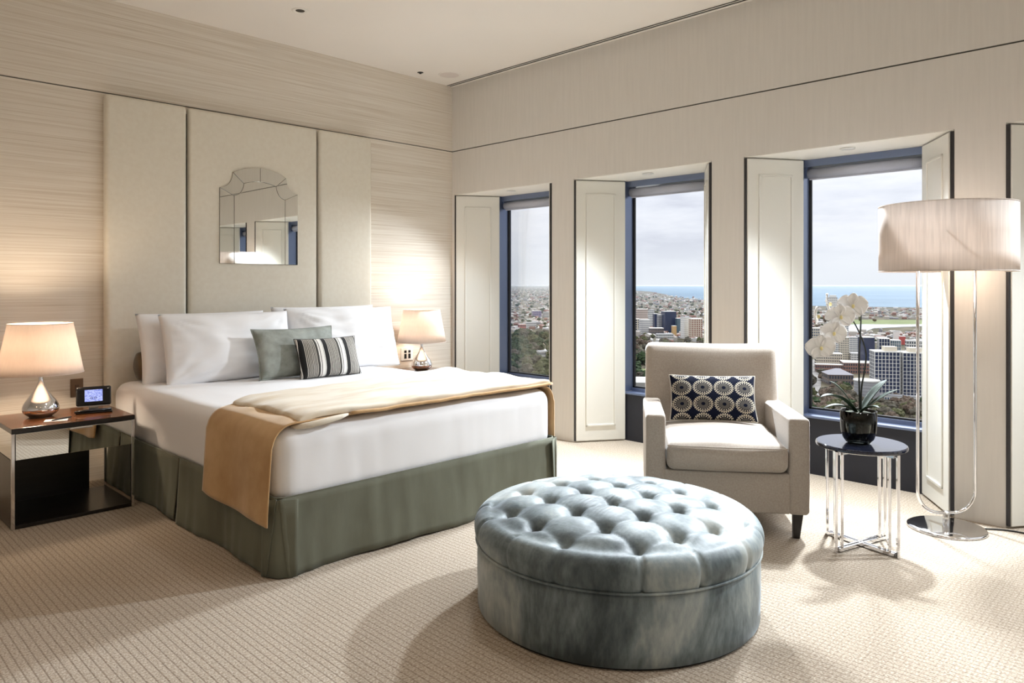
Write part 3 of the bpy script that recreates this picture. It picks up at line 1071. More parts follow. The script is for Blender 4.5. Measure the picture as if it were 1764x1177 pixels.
# ------------------------------------------------------------------ bedside tables
def bedside(loc, label):
    """local: x width 0.60 (left-right), y depth 0.52 (front at -y), top at 0.535"""
    W, Dp, H = 0.302, 0.262, 0.535
    t = thing('bedside_table', label, 'bedside table', loc, group='bedside tables')
    G().box(-W, W, -Dp, Dp, H - 0.026, H).obj('top', M['wood'], t, bevel=0.002)
    G().box(-W - 0.0005, W + 0.0005, -Dp - 0.0006, Dp + 0.0005, H - 0.0275, H - 0.004).obj('top_edge', M['ebony'], t)
    for sx in (-1, 1):
        for sy in (-1, 1):
            a, b = sorted((sx * W, sx * (W - 0.016)))
            c, d = sorted((sy * (Dp - 0.001), sy * (Dp - 0.020)))
            G().box(a, b, c, d, 0.0, H - 0.028).obj('post', M['chrome'], t, bevel=0.0015)
    dr = G().box(-W + 0.018, W - 0.018, -Dp + 0.001, Dp - 0.03, H - 0.168, H - 0.030).obj('drawer', M['mirror_edge'], t)
    G().box(-W + 0.018, W - 0.018, -Dp - 0.005, -Dp + 0.0005, H - 0.168, H - 0.030).obj('mirror_front', M['mirror'], dr, bevel=0.0015)
    G().box(-0.03, 0.08, -Dp - 0.011, -Dp - 0.0055, H - 0.040, H - 0.033).obj('pull', M['brushed'], dr, bevel=0.001)
    for s in (-1, 1):
        a, b = sorted((s * (W - 0.003), s * (W - 0.007)))
        G().box(a, b, -Dp + 0.021, Dp - 0.021, H - 0.168, H - 0.030).obj('mirror_side', M['mirror'], t)
    G().box(-W + 0.017, W - 0.10, Dp - 0.02, Dp - 0.004, 0.022, H - 0.03).obj('back_panel', M['ebony'], t)
    G().box(-W + 0.001, W - 0.001, -Dp + 0.003, Dp - 0.001, 0.002, 0.021).obj('shelf', M['ebony'], t, bevel=0.0015)
    G().box(-W - 0.0005, -W + 0.0045, -Dp + 0.021, Dp - 0.021, 0.022, H - 0.17).obj('side_panel', M['ebony'], t)
    return t


bedside((-3.427, -0.532, 0), 'mirrored bedside table with walnut top on the left of the bed')
bedside((-0.668, -0.272, 0), 'bedside table on the far side of the bed, mostly hidden')


def table_lamp(loc, label, watts):
    t = thing('table_lamp', label, 'lamp', loc, group='bedside lamps')
    prof = [(0.0005, 0.0), (0.052, 0.0), (0.060, 0.004), (0.083, 0.022), (0.092, 0.042), (0.090, 0.062), (0.078, 0.088), (0.058, 0.116), (0.038, 0.146), (0.022, 0.176), (0.0135, 0.206), (0.0115, 0.232), (0.0115, 0.252)]
    # refine
    pr = []
    for i in range(len(prof) - 1):
        p0, p1 = prof[max(i - 1, 0)], prof[i]
        p2, p3 = prof[i + 1], prof[min(i + 2, len(prof) - 1)]
        for k in range(4):
            q = k / 4
            pr.append(tuple(0.5 * (2 * b + (c - a) * q + (2 * a - 5 * b + 4 * c - d) * q * q + (3 * b - a - 3 * c + d) * q ** 3) for a, b, c, d in zip(p0, p1, p2, p3)))
    pr.append(prof[-1])
    pr = [(max(r, 0.0004), max(z, 0)) for r, z in pr]
    G().lathe(pr, 56, cap=False).obj('base', M['chrome'], t, smooth=True)
    G().lathe([(0.0115, 0.252), (0.016, 0.254), (0.016, 0.30), (0.006, 0.302), (0.0005, 0.302)], 20, cap=False).obj('socket', M['brushed'], t, smooth=True)
    zb, zt, rb, rt = 0.250, 0.535, 0.216, 0.162
    sh = G().lathe([(rb, zb), (rb * .75 + rt * .25, zb * .75 + zt * .25), (rb * .5 + rt * .5, (zb + zt) / 2), (rt, zt)], 72, cap=False).obj('shade', M['shade'], t, smooth=True, solid=-0.002)
    for r_, z_ in ((rb, zb), (rt, zt)):
        G().tube([(r_ * math.cos(a), r_ * math.sin(a), z_) for a in [2 * PI * k / 72 for k in range(73)]], 0.0022, 6).obj('rim_wire', M['shade'], sh, smooth=True)
    g = G()
    for k in range(3):
        a = 2 * PI * k / 3
        g.tube([(0.012 * math.cos(a), 0.012 * math.sin(a), 0.30), (rt * .93 * math.cos(a), rt * .93 * math.sin(a), zt - 0.02)], 0.0018, 6)
    g.obj('shade_carrier', M['brushed'], sh)
    bl = G().lathe([(0.0005, 0.38), (0.018, 0.372), (0.028, 0.352), (0.026, 0.33), (0.013, 0.306), (0.0005, 0.304)], 20, cap=False).obj('bulb', M['bulb'], t, smooth=True)
    lamp('bulb_glow', 'POINT', (0, 0, 0.42), watts, (1.0, 0.79, 0.58), t, shadow_soft_size=0.05)
    return t


M['bulb'] = material('warm_bulb', (1, 0.9, 0.8), 0.4, emit=(1.0, 0.72, 0.45), emit_s=6.0)
table_lamp((-3.525, -0.47, 0.5352), 'chrome teardrop table lamp on the bedside table left of the bed', 17.0)
table_lamp((-0.575, -0.255, 0.5352), 'chrome teardrop table lamp on the far side of the bed by the window', 6.0)

# bedside clock on its dock
ck = thing('bedside_clock', 'black digital bedside clock with glowing blue screen, on the left bedside table', 'clock', (-3.262, -0.515, 0.5352), R(-14))
hd = G().rbox(-0.092, 0.092, -0.012, 0.012, 0.036, 0.150, 0.011, (10, 2, 8)).obj('head', M['black_gloss'], ck, smooth=True, weld=1e-4)
hd.rotation_euler = (R(-12), 0, 0)


def screen_mat():
    m = material('lcd_screen', (0.02, 0.03, 0.08), 0.3)
    nt = m.node_tree
    p = P(m)
    tc = N(nt, 'ShaderNodeTexCoord')
    mp = N(nt, 'ShaderNodeMapping')
    mp.inputs['Scale'].default_value = (90, 90, 160)
    nt.links.new(tc.outputs['Object'], mp.inputs[0])
    nz = N(nt, 'ShaderNodeTexNoise', i_Scale=1.0, i_Detail=2.0)
    nt.links.new(mp.outputs[0], nz.inputs['Vector'])
    r = ramp(nt, [(0.40, (0.22, 0.26, 0.72)), (0.56, (0.52, 0.58, 0.98))])
    nt.links.new(nz.outputs['Fac'], r.inputs[0])
    nt.links.new(r.outputs[0], p.inputs['Emission Color'])
    p.inputs['Emission Strength'].default_value = 0.95
    return m


sc_ = G().box(-0.047, 0.046, -0.0132, -0.0118, 0.060, 0.130).obj('screen', screen_mat(), hd)
g = G()
for x in (-0.012, 0.008):       # the two round digits on the display
    g.tube([(x + 0.006 * math.cos(a), -0.0134, 0.080 + 0.006 * math.sin(a)) for a in [2 * PI * k / 12 for k in range(13)]], 0.0013, 4)
g.obj('digits', material('lcd_ink', (0.02, 0.02, 0.12), 0.5), sc_)
G().box(0.072, 0.078, -0.0132, -0.0118, 0.132, 0.136).obj('indicator', M['white_plastic'], hd)
G().box(-0.085, 0.085, -0.008, 0.012, 0.030, 0.037).obj('silver_trim', M['brushed'], ck, bevel=0.003)
G().box(-0.028, 0.024, -0.006, 0.016, 0.006, 0.031).obj('stand', M['brushed'], ck, bevel=0.004)
G().box(-0.095, 0.095, -0.075, 0.03, 0.0, 0.010).obj('foot_plate', M['black_gloss'], ck, bevel=0.004)
G().tube([(-0.10, -0.07, 0.013), (-0.06, -0.066, 0.016), (0.09, -0.052, 0.017)], [0.006, 0.008, 0.009], 10).obj('handset', M['black_gloss'], ck, smooth=True)
o = G().box(-0.055, 0.055, -0.038, 0.038, 0, 0.004).obj('notepad', material('note_paper', (0.85, 0.83, 0.78), 0.8), None, loc=(-3.50, -0.69, 0.5353), rot=(0, 0, R(-20)))
tag(o, 'small white notepad beneath the left bedside lamp', 'notepad')
pn = thing('pen', 'dark pen lying across the notepad', 'pen', (-3.475, -0.69, 0.5436), R(25))
G().tube([(-0.06, 0, 0), (-0.052, 0, 0), (0.03, 0, 0)], [0.0012, 0.004, 0.004], 10).obj('barrel', M['black_gloss'], pn, smooth=True)
G().tube([(0.0302, 0, 0), (0.062, 0, 0)], 0.0043, 10).obj('cap', M['black'], pn, smooth=True)

# ------------------------------------------------------------------ ottoman
OC = (-2.172, -3.552)
ot = thing('ottoman', 'large round button-tufted ottoman in crushed blue-grey velvet', 'ottoman', (OC[0], OC[1], 0))
RB, RT = 0.566, 0.580
prof = [(0.0005, 0.006), (RB - 0.01, 0.006), (RB, 0.012), (RB, 0.06), (RB + 0.002, 0.12), (RB + 0.002, 0.20), (RB, 0.262), (RB - 0.02, 0.268)]
G().lathe(prof, 120, cap=False).obj('base', M['velvet'], ot, smooth=True)
G().lathe([(RB - 0.03, 0.0), (RB - 0.012, 0.0), (RB - 0.012, 0.0058), (RB - 0.03, 0.0058)], 80, cap=False).obj('plinth', M['black'], ot)
E1, E2 = Vector((0.1765, -0.0450)), Vector((-0.0450, -0.1765))
L0 = Vector((-0.073, -0.039))
det = E1.x * E2.y - E1.y * E2.x
def lat_ab(x, y):
    d = Vector((x, y)) - L0
    return (d.x * E2.y - d.y * E2.x) / det, (E1.x * d.y - E1.y * d.x) / det
btn = []
for a in range(-5, 6):
    for b in range(-5, 6):
        q = L0 + E1 * a + E2 * b
        if q.length < 0.545:
            btn.append((q.x, q.y))


def top_z(r):
    q = min(1.0, r / RT)
    return 0.365 + 0.062 * (1 - q ** 2.2)


NA, NR = 300, 74


def ott_fn(u, v):
    """v: 0 = seam under the rim, then round the rim, then in to the centre"""
    a = 2 * PI * u
    if v < 0.14:                       # rim side, bulging
        k = v / 0.14
        rr = RT - 0.014 * (1 - k) ** 2
        z = 0.262 + 0.056 * k
        n = 1.0
    elif v < 0.30:
        k = (v - 0.14) / 0.16
        th_ = k * PI / 2
        rr = RT - 0.06 + 0.06 * math.cos(th_)
        z = 0.318 + 0.058 * math.sin(th_)
        n = 1 - k
    else:
        k = (v - 0.30) / 0.70
        rr = (RT - 0.06) * (1 - k)
        z = None
        n = 0.0
    x, y = rr * math.cos(a), rr * math.sin(a)
    A, B = lat_ab(x, y)
    da, db = abs(A - round(A)), abs(B - round(B))
    near = (L0 + E1 * round(A) + E2 * round(B)).length < 0.545
    pit = 0.020 * math.exp(-(da * da + db * db) / 0.035) + 0.020 * math.exp(-(da * da + db * db) / 0.0045) if near else 0
    crease = 0.0055 * (math.exp(-da / 0.03) + math.exp(-db / 0.03)) + 0.009 * (math.exp(-(da / 0.22) ** 2) + math.exp(-(db / 0.22) ** 2))
    wr = 0.0022 * math.sin(60 * (A * 0.3 + B) + 4 * fnoise(x, y, 2, 5)) * math.exp(-((da - 0.25) / 0.2) ** 2) * (0.4 + fnoise(x, y, 9, 3))
    if z is None:
        edge = max(0.0, min(1.0, (rr - 0.44) / 0.08))
        z = top_z(rr) + 0.010 - (pit + crease * (1 - 0.35 * edge)) + wr
        zr = 0.376
        z = z * (1 - edge ** 2 * 0.0) if edge < 1 else z
        t_ = max(0.0, min(1.0, (rr - 0.44) / 0.08))
        t_ = t_ * t_ * (3 - 2 * t_)
        z = z * (1 - t_) + (zr - 0.5 * pit) * t_
    else:
        # radial pleats over the rim, one for every outer button
        pl = 0.0
        for (ba, bw) in PLE:
            d = (a - ba + PI) % (2 * PI) - PI
            pl += 0.013 * math.exp(-(d / 0.014) ** 2)
        q = 0.35 + 0.65 * n
        rr -= pl * q
        z -= pl * (1 - q) * 0.9
        x, y = rr * math.cos(a), rr * math.sin(a)
    return (x, y, z)


PLE = sorted((math.atan2(y, x) % (2 * PI), 1) for x, y in btn if math.hypot(x, y) > 0.42)
_p = []
for q in PLE:
    if not _p or q[0] - _p[-1][0] > 0.12:
        _p.append(q)
PLE = _p
G().grid(ott_fn, NA, NR).obj('tufted_top', M['velvet'], ot, smooth=True, weld=1e-5)
gt = [(RB + 0.006) * 1 for _ in range(1)]
G().tube([((RB + 0.005) * math.cos(a), (RB + 0.005) * math.sin(a), 0.263) for a in [2 * PI * k / 120 for k in range(121)]], 0.005, 8).obj('seam_piping', M['velvet'], ot, smooth=True)
bm_ = G().lathe([(0.0004, 0.006), (0.006, 0.0055), (0.010, 0.003), (0.0115, 0.0), (0.009, -0.004)], 14, cap=False).mesh('button', True)
bm_.materials.append(M['velvet'])
for x, y in btn:
    if math.hypot(x, y) > 0.50:
        continue
    b = bpy.data.objects.new('button', bm_)
    COL.objects.link(b)
    b.parent = ot
    b.location = (x, y, top_z(math.hypot(x, y)) + 0.010 - 0.020 - 0.020 - 0.029 + 0.005)

# ------------------------------------------------------------------ armchair
ac = thing('armchair', 'taupe velvet armchair with square arms and dark tapered legs', 'armchair', (-1.18, -3.52, 0), R(-54.6))
hw = 0.408


def soft(sc=1.0, seed=0.0):
    def fn(v):
        n = fnoise(v.x, v.y, v.z + seed, 3.0) * 0.004 * sc
        return Vector((v.x + n, v.y + fnoise(v.y, v.z, v.x + seed, 3.0) * 0.003 * sc, v.z + fnoise(v.z, v.x, v.y + seed + 4, 4.0) * 0.003 * sc))
    return fn


G().rbox(-0.315, 0.315, 0.006, 0.80, 0.130, 0.335, 0.012, (14, 14, 4)).obj('seat_frame', M['chair'], ac, smooth=True, weld=1e-4)
for s in (-1, 1):
    a, b = sorted((s * hw, s * (hw - 0.103)))

    def armf(v, s=s):
        p = soft(0.6, s)(v)
        p.z -= 0.02 * max(0, p.y) / 0.8 * (1 if p.z > 0.4 else 0)
        return p
    G().rbox(a, b, 0.0, 0.74, 0.128, 0.620, 0.022, (4, 20, 14), armf).obj('arm', M['chair'], ac, smooth=True, weld=1e-4)


def backf(v):
    p = soft(1.2, 3)(v)
    k = (p.z - 0.13) / 0.8
    p.y += 0.13 * k                           # leans back
    p.x *= 1 + 0.0 * k
    bul = (1 - (p.x / 0.4) ** 2) * math.sin(PI * min(1, max(0, k)))
    if v.y < 0.70:
        p.y -= 0.025 * bul
    p.z += 0.006 * (p.x / 0.4) ** 2 * (1 if v.z > 0.8 else 0)
    return p


G().rbox(-0.392, 0.392, 0.615, 0.775, 0.128, 0.925, 0.045, (24, 4, 24), backf).obj('backrest', M['chair'], ac, smooth=True, weld=1e-4)


def seatf(v):
    p = soft(1.5, 8)(v)
    k = (1 - (p.x / 0.30) ** 2) * (1 - ((p.y - 0.30) / 0.33) ** 2)
    if v.z > 0.42:
        p.z += 0.034 * max(0, k) + 0.004 * fnoise(p.x, p.y, 2, 6)
    else:
        p.z -= 0.0
    if v.y < 0.05:
        p.y -= 0.022 * (1 - (p.x / 0.31) ** 2) * math.sin(PI * min(1, max(0, (p.z - 0.335) / 0.14)))
        p.z -= 0.012 * (1 - (p.x / 0.31) ** 2) * (1 if v.z < 0.42 else 0) * 0
    return p


G().rbox(-0.302, 0.302, -0.022, 0.625, 0.337, 0.478, 0.040, (26, 26, 6), seatf).obj('seat_cushion', M['chair'], ac, smooth=True, weld=1e-4)
pp = [(-0.298 + 0.596 * i / 30, -0.026 - 0.016 * (1 - ((-0.298 + 0.596 * i / 30) / 0.31) ** 2), 0.468 + 0.002 * fnoise(i * .4, 0, 0, 1)) for i in range(31)]
G().tube(pp, 0.0035, 6).obj('cushion_piping', M['chair'], ac, smooth=True)
for sx in (-1, 1):
    for yy in (0.055, 0.76):
        tp, bt = 0.024, 0.016
        vs = [(sx * (hw - 0.05) + i * tp, yy + j * tp, 0.132) for i, j in ((-1, -1), (1, -1), (1, 1), (-1, 1))] + \
             [(sx * (hw - 0.058) + i * bt, yy + j * bt - (0.0 if yy < 0.4 else -0.03), 0.0) for i, j in ((-1, -1), (1, -1), (1, 1), (-1, 1))]
        G().add(vs, [(0, 1, 2, 3), (7, 6, 5, 4), (0, 4, 5, 1), (1, 5, 6, 2), (2, 6, 7, 3), (3, 7, 4, 0)]).obj('leg', M['leg'], ac, bevel=0.002)


def medallion_mat():
    """navy fabric printed with pale dotted ring medallions"""
    m = material('medallion_fabric', rough=0.9, spec=0.15)
    nt = m.node_tree
    tc = N(nt, 'ShaderNodeTexCoord')
    sp = N(nt, 'ShaderNodeSeparateXYZ')
    nt.links.new(tc.outputs['Object'], sp.inputs[0])

    def math_(op, a, b=None, c=None):
        n = N(nt, 'ShaderNodeMath', operation=op)
        for i, x in enumerate((a, b, c)):
            if x is None:
                continue
            if isinstance(x, (int, float)):
                n.inputs[i].default_value = x
            else:
                nt.links.new(x, n.inputs[i])
        return n.outputs[0]

    def cell(axis, pitch, off):
        a = math_('MULTIPLY_ADD', sp.outputs[axis], 1 / pitch, off)
        f = math_('FRACT', a)
        return math_('SUBTRACT', f, 0.5)
    PX, PZ = 0.119, 0.098
    u = math_('MULTIPLY', cell('X', PX, 4.0), 2.0)
    v = math_('MULTIPLY', cell('Y', PZ, 4.0), 2.0 * 0.98)
    r = math_('SQRT', math_('ADD', math_('MULTIPLY', u, u), math_('MULTIPLY', v, v)))
    ang = math_('ARCTAN2', v, u)
    dots = math_('GREATER_THAN', math_('SINE', math_('MULTIPLY', ang, 26.0)), -0.25)
    dots2 = math_('GREATER_THAN', math_('SINE', math_('MULTIPLY', ang, 18.0)), 0.1)

    def ring(r0, w):
        return math_('LESS_THAN', math_('ABSOLUTE', math_('SUBTRACT', r, r0)), w)
    t1 = math_('MAXIMUM', math_('MULTIPLY', ring(0.90, 0.055), dots), ring(0.79, 0.03))
    t2 = math_('MULTIPLY', ring(0.64, 0.06), dots2)
    lum = math_('MAXIMUM', t1, t2)
    gry = math_('MULTIPLY', ring(0.36, 0.17), 0.16)
    lum = math_('MAXIMUM', lum, gry)
    mx = N(nt, 'ShaderNodeMix', data_type='RGBA')
    nt.links.new(lum, mx.inputs['Factor'])
    mx.inputs['A'].default_value = (0.004, 0.006, 0.018, 1)
    mx.inputs['B'].default_value = srgb(196, 188, 170) + (1,)
    nt.links.new(mx.outputs['Result'], P(m).inputs['Base Color'])
    return m


M['medallion'] = medallion_mat()
c_, s_ = math.cos(R(-54.6)), math.sin(R(-54.6))
def chair_pt(x, y, z):
    return (-1.18 + c_ * x - s_ * y, -3.52 + s_ * x + c_ * y, z)
rs, o = pillow('cushion', 0.495, 0.275, 0.12, M['medallion'], 'navy lumbar cushion with ring medallions on the armchair', 'cushion', chair_pt(-0.01, 0.555, 0.628), 24, R(-54.6), 41.0, pinch=0.05, wr=0.003, parts=1, roll=0)
piping(o, 0.495, 0.275, 0.05, 0.003, material('cream_piping', srgb(200, 195, 185), 0.8))

# ------------------------------------------------------------------ side table
stb = thing('side_table', 'round black stone side table on chrome double legs beside the armchair', 'side table', (-0.815, -4.05, 0), R(29.6))
TZ = 0.512
G().lathe([(0.0005, TZ - 0.022), (0.200, TZ - 0.022), (0.207, TZ - 0.018), (0.209, TZ - 0.010), (0.207, TZ - 0.003), (0.203, TZ), (0.0005, TZ)], 80, cap=False).obj('table_top', M['granite'], stb, smooth=False, auto=30)
q = 0.136
for sx in (-1, 1):
    for sy in (-1, 1):
        # each leg is a pair of flat polished bars
        G().box(sx * q - 0.014, sx * q + 0.014, sy * q - 0.006, sy * q + 0.006, 0.0, TZ - 0.0225, Matrix.Rotation(0, 4, 'Z')).obj('leg', M['chrome'], stb, bevel=0.0015)
        a = Vector((sx * q, sy * q, 0)) * 0.77
        G().box(a.x - 0.014, a.x + 0.014, a.y - 0.006, a.y + 0.006, 0.0, TZ - 0.0225).obj('leg', M['chrome'], stb, bevel=0.0015)
for k in (1, -1):
    ang = math.atan2(k, 1)
    for z in (0.012, TZ - 0.034):
        Lq = q * math.sqrt(2) - 0.012
        zz = z + (0.0 if k > 0 else 0.001)
        G().box(-Lq, Lq, -0.016, -0.004, zz - 0.008, zz + 0.008, Matrix.Rotation(ang, 4, 'Z')).box(-Lq, Lq, 0.004, 0.016, zz - 0.008, zz + 0.008, Matrix.Rotation(ang, 4, 'Z')).obj('cross_bar', M['chrome'], stb, bevel=0.001)

# ------------------------------------------------------------------ orchid
po = thing('potted_orchid', 'white moth orchid in a smoked glass pot on the side table', 'orchid', (-0.835, -4.045, TZ + 0.0005))
pot = [(0.0005, 0.0), (0.046, 0.0), (0.058, 0.006), (0.072, 0.026), (0.081, 0.058), (0.084, 0.100), (0.084, 0.160)]
G().lathe(pot + [(0.0825, 0.1605), (0.0805, 0.160), (0.0805, 0.10), (0.0775, 0.06), (0.069, 0.030), (0.055, 0.012), (0.0005, 0.010)], 56, cap=False).obj('glass_pot', M['pot'] if 'pot' in M else None, po, smooth=True)
M['pot'] = glass_mat('smoked_glass', (0.42, 0.45, 0.43), 1.0)
po.children[-1].data.materials.clear()
po.children[-1].data.materials.append(M['pot'])
M['moss'] = noisy(material('bark_moss', rough=0.9), (0.012, 0.016, 0.008), (0.075, 0.085, 0.05), (60, 60, 40), 5, bump=0.6, bdist=0.01)
G().lathe([(0.0005, 0.0125), (0.052, 0.014), (0.066, 0.032), (0.0745, 0.061), (0.0775, 0.10), (0.0775, 0.142), (0.06, 0.150), (0.0005, 0.154)], 40, cap=False).obj('bark_filling', M['moss'], po, smooth=True)
M['leaf'] = noisy(material('orchid_leaf', rough=0.5, spec=0.3), (0.006, 0.018, 0.008), (0.022, 0.045, 0.022), (6, 6, 30), 3)
M['stem'] = material('orchid_stem', (0.018, 0.022, 0.020), 0.5)
M['petal'] = material('orchid_petal', (0.86, 0.85, 0.84), 0.6, sheen=0.2)
M['lipc'] = material('orchid_lip', srgb(226, 210, 150), 0.6)
rgt = Vector((RX, RY, 0))
fwd = Vector((FX, FY, 0))


def leaf(az, length, width, rise, droop):
    """strap leaf; az 0 = image right, 90 = away"""
    d = rgt * math.cos(R(az)) + fwd * math.sin(R(az))
    n = Vector((-d.y, d.x, 0))

    def fn(u, v):
        w = width * (math.sin(PI * min(1, u * 0.86 + 0.12)) ** 0.7) * (1 - max(0, (u - 0.8) / 0.2) ** 2 * 0.75)
        c = Vector((0, 0, 0.148)) + d * (0.012 + length * u) + Vector((0, 0, rise * u - droop * u * u))
        k = 2 * v - 1
        return c + n * (w * k / 2) + Vector((0, 0, 0.35 * abs(k) * w / 2))
    G().grid(fn, 16, 6).obj('leaf', M['leaf'], po, smooth=True, solid=0.002)


leaf(196, 0.215, 0.052, 0.235, 0.15)
leaf(160, 0.12, 0.062, 0.235, 0.085)
leaf(183, 0.17, 0.04, 0.12, 0.10)
leaf(345, 0.165, 0.052, 0.16, 0.04)
leaf(20, 0.175, 0.05, 0.225, 0.07)
leaf(300, 0.10, 0.045, 0.10, 0.06)


def cr_spline(pts, n=8):
    out = []
    P_ = [Vector(p) for p in pts]
    for i in range(len(P_) - 1):
        a, b, c, d = P_[max(i - 1, 0)], P_[i], P_[i + 1], P_[min(i + 2, len(P_) - 1)]
        for k in range(n):
            q = k / n
            out.append(0.5 * (2 * b + (c - a) * q + (2 * a - 5 * b + 4 * c - d) * q * q + (3 * b - a - 3 * c + d) * q ** 3))
    out.append(P_[-1])
    return out


def lp(lat, dep, z):
    return rgt * lat + fwd * dep + Vector((0, 0, z - TZ))


def pot_px(px, py, dep):
    """point at a given viewing depth, as an offset from the pot"""
    u, v = (px - CX) / FOC, (HY - py) / FOC
    p = Vector((CAM[0] + dep * (FX + u * RX), CAM[1] + dep * (FY + u * RY), EYE + dep * v))
    return p - Vector(po.location)


DPT = 3.60
stk = cr_spline([pot_px(x, y, DPT) for x, y in ((1481, 705), (1480, 660), (1480, 615), (1482, 575), (1484, 534))])
G().tube(stk, [0.0042] * (len(stk) - 6) + [0.0036, 0.0032, 0.003, 0.0028, 0.0026, 0.0022], 8).obj('support_stake', M['stem'], po, smooth=True)
st1 = [pot_px(x, y, d) for x, y, d in ((1483, 706, 3.60), (1484, 670, 3.59), (1489, 640, 3.58), (1492, 612, 3.58), (1487, 590, 3.585), (1480, 573, 3.58), (1472, 557, 3.57), (1464, 546, 3.56), (1452, 545, 3.55), (1440, 552, 3.54), (1428, 566, 3.53), (1418, 582, 3.52), (1412, 592, 3.52))]
st1 = cr_spline(st1)
G().tube(st1, [0.0046 - 0.0028 * i / len(st1) for i in range(len(st1))], 8).obj('flower_stem', M['stem'], po, smooth=True)
st2 = cr_spline([pot_px(x, y, d) for x, y, d in ((1440, 552, 3.545), (1431, 551, 3.54), (1426, 553, 3.54), (1412, 548, 3.54))])
G().tube(st2, 0.0018, 6).obj('flower_spur', M['stem'], po, smooth=True)


def flower(px, py, dep, size, yaw, pitch, roll, idx):
    root = bpy.data.objects.new('flower', None)
    COL.objects.link(root)
    root.parent = po
    root.location = pot_px(px, py, dep)
    base = Matrix.Rotation(-YAW + R(yaw), 4, 'Z') @ Matrix.Rotation(R(pitch), 4, 'X') @ Matrix.Rotation(R(roll), 4, 'Y')
    root.rotation_euler = base.to_euler()
    # local: x right, z up, -y towards the viewer

    def petal(a, ln, wd, cup):
        ca, sa = math.cos(R(a)), math.sin(R(a))

        def fn(u, v):
            k = 2 * v - 1
            w = wd * math.sin(PI * (u * 0.90 + 0.06)) ** 0.55 * (0.55 + 0.45 * math.sin(PI * min(1, u * 0.9)))
            x_, z_ = ln * u, w * k / 2
            y_ = -cup * u * u + 0.004 * math.sin(5 * k + idx) * u + 0.006 * (1 - k * k) * 0.6
            return (x_ * ca - z_ * sa, y_ + 0.002 * (abs(a) % 7) / 7, x_ * sa + z_ * ca)
        G().grid(fn, 9, 8).obj('petal', M['petal'], root, smooth=True, solid=0.0008)
    s = size
    petal(10, s * 0.58, s * 0.74, -0.004)
    petal(170, s * 0.58, s * 0.74, -0.004)
    petal(90, s * 0.50, s * 0.46, 0.004)
    petal(228, s * 0.48, s * 0.42, 0.004)
    petal(312, s * 0.48, s * 0.42, 0.004)
    G().lathe([(0.0004, 0.012), (0.005, 0.010), (0.0075, 0.004), (0.006, -0.004), (0.0005, -0.008)], 12, (0, -0.009, -0.004), cap=False).obj('lip', M['lipc'], root, smooth=True)


flower(1469, 527, 3.54, 0.125, -12, 0, 4, 1)
flower(1448, 546, 3.53, 0.125, -6, 4, -6, 2)
flower(1436, 574, 3.51, 0.115, -4, 8, 10, 3)
flower(1414, 599, 3.50, 0.125, -5, 10, -4, 4)
flower(1407, 545, 3.55, 0.095, 62, 0, 0, 5)
flower(1427, 524, 3.57, 0.105, 68, -8, 0, 6)

# ------------------------------------------------------------------ floor lamp
fl = thing('floor_lamp', 'chrome floor lamp with twin stems and a wide white drum shade', 'floor lamp', (-0.235, -4.283, 0), -YAW)
G().lathe([(0.0005, 0.0), (0.186, 0.0), (0.188, 0.006), (0.184, 0.012), (0.17, 0.015), (0.0005, 0.017)], 72, cap=False).obj('base', M['chrome'], fl, smooth=True)
G().lathe([(0.0005, 0.017), (0.016, 0.017), (0.016, 0.092), (0.0005, 0.094)], 24, cap=False).obj('post', M['brushed'], fl, smooth=True)
hwid, rb_, zc = 0.152, 0.115, 0.085
path = [(-hwid, 0, 1.55), (-hwid, 0, 0.9), (-hwid, 0, zc + rb_)]
for k in range(1, 10):
    a = PI + k / 10 * PI / 2
    path.append((-hwid + rb_ + rb_ * math.cos(a), 0, zc + rb_ + rb_ * math.sin(a)))
path += [(-hwid + rb_, 0, zc), (0, 0, zc), (hwid - rb_, 0, zc)]
for k in range(1, 10):
    a = -PI / 2 + k / 10 * PI / 2
    path.append((hwid - rb_ + rb_ * math.cos(a), 0, zc + rb_ + rb_ * math.sin(a)))
path += [(hwid, 0, zc + rb_), (hwid, 0, 0.9), (hwid, 0, 1.55)]
G().tube(path, 0.0085, 14).obj('u_stem', M['chrome'], fl, smooth=True)
G().tube([(-hwid, 0, 1.548), (0, 0, 1.56), (hwid, 0, 1.548)], 0.006, 10).obj('cross_arm', M['chrome'], fl, smooth=True)
SR, SB, STp = 0.322, 1.366, 1.716
sh = G().lathe([(SR, SB), (SR, SB + 0.1), (SR, SB + 0.2), (SR, STp)], 96, cap=False).obj('drum_shade', M['floor_shade'], fl, smooth=True, solid=-0.003)
for z_ in (SB, STp):
    G().tube([(SR * math.cos(a), SR * math.sin(a), z_) for a in [2 * PI * k / 96 for k in range(97)]], 0.0028, 6).obj('rim_wire', M['floor_shade'], sh, smooth=True)
g = G()
for k in range(3):
    a = 2 * PI * k / 3
    g.tube([(0, 0, 1.56), (SR * .995 * math.cos(a), SR * .995 * math.sin(a), 1.56)], 0.003, 6)
g.obj('shade_carrier', M['chrome'], sh)
for s in (-1, 1):
    G().lathe([(0.0005, 1.535), (0.012, 1.535), (0.012, 1.50), (0.028, 1.475), (0.03, 1.45), (0.02, 1.43), (0.0005, 1.424)], 18, (s * 0.07, 0, 0), cap=False).obj('bulb', M['bulb'], fl, smooth=True)
    lamp('bulb_glow', 'POINT', (s * 0.07, 0, 1.40), 1.3, (1.0, 0.74, 0.54), fl, shadow_soft_size=0.05)
cb = cr_spline([(-0.12, -4.43, 0.006), (-0.06, -4.52, 0.005), (-0.05, -4.62, 0.005), (-0.10, -4.80, 0.005), (-0.16, -5.0, 0.005), (-0.02, -5.3, 0.005)])
o = G().tube(cb, 0.004, 8).obj('power_cord', M['black'], fl, smooth=True)
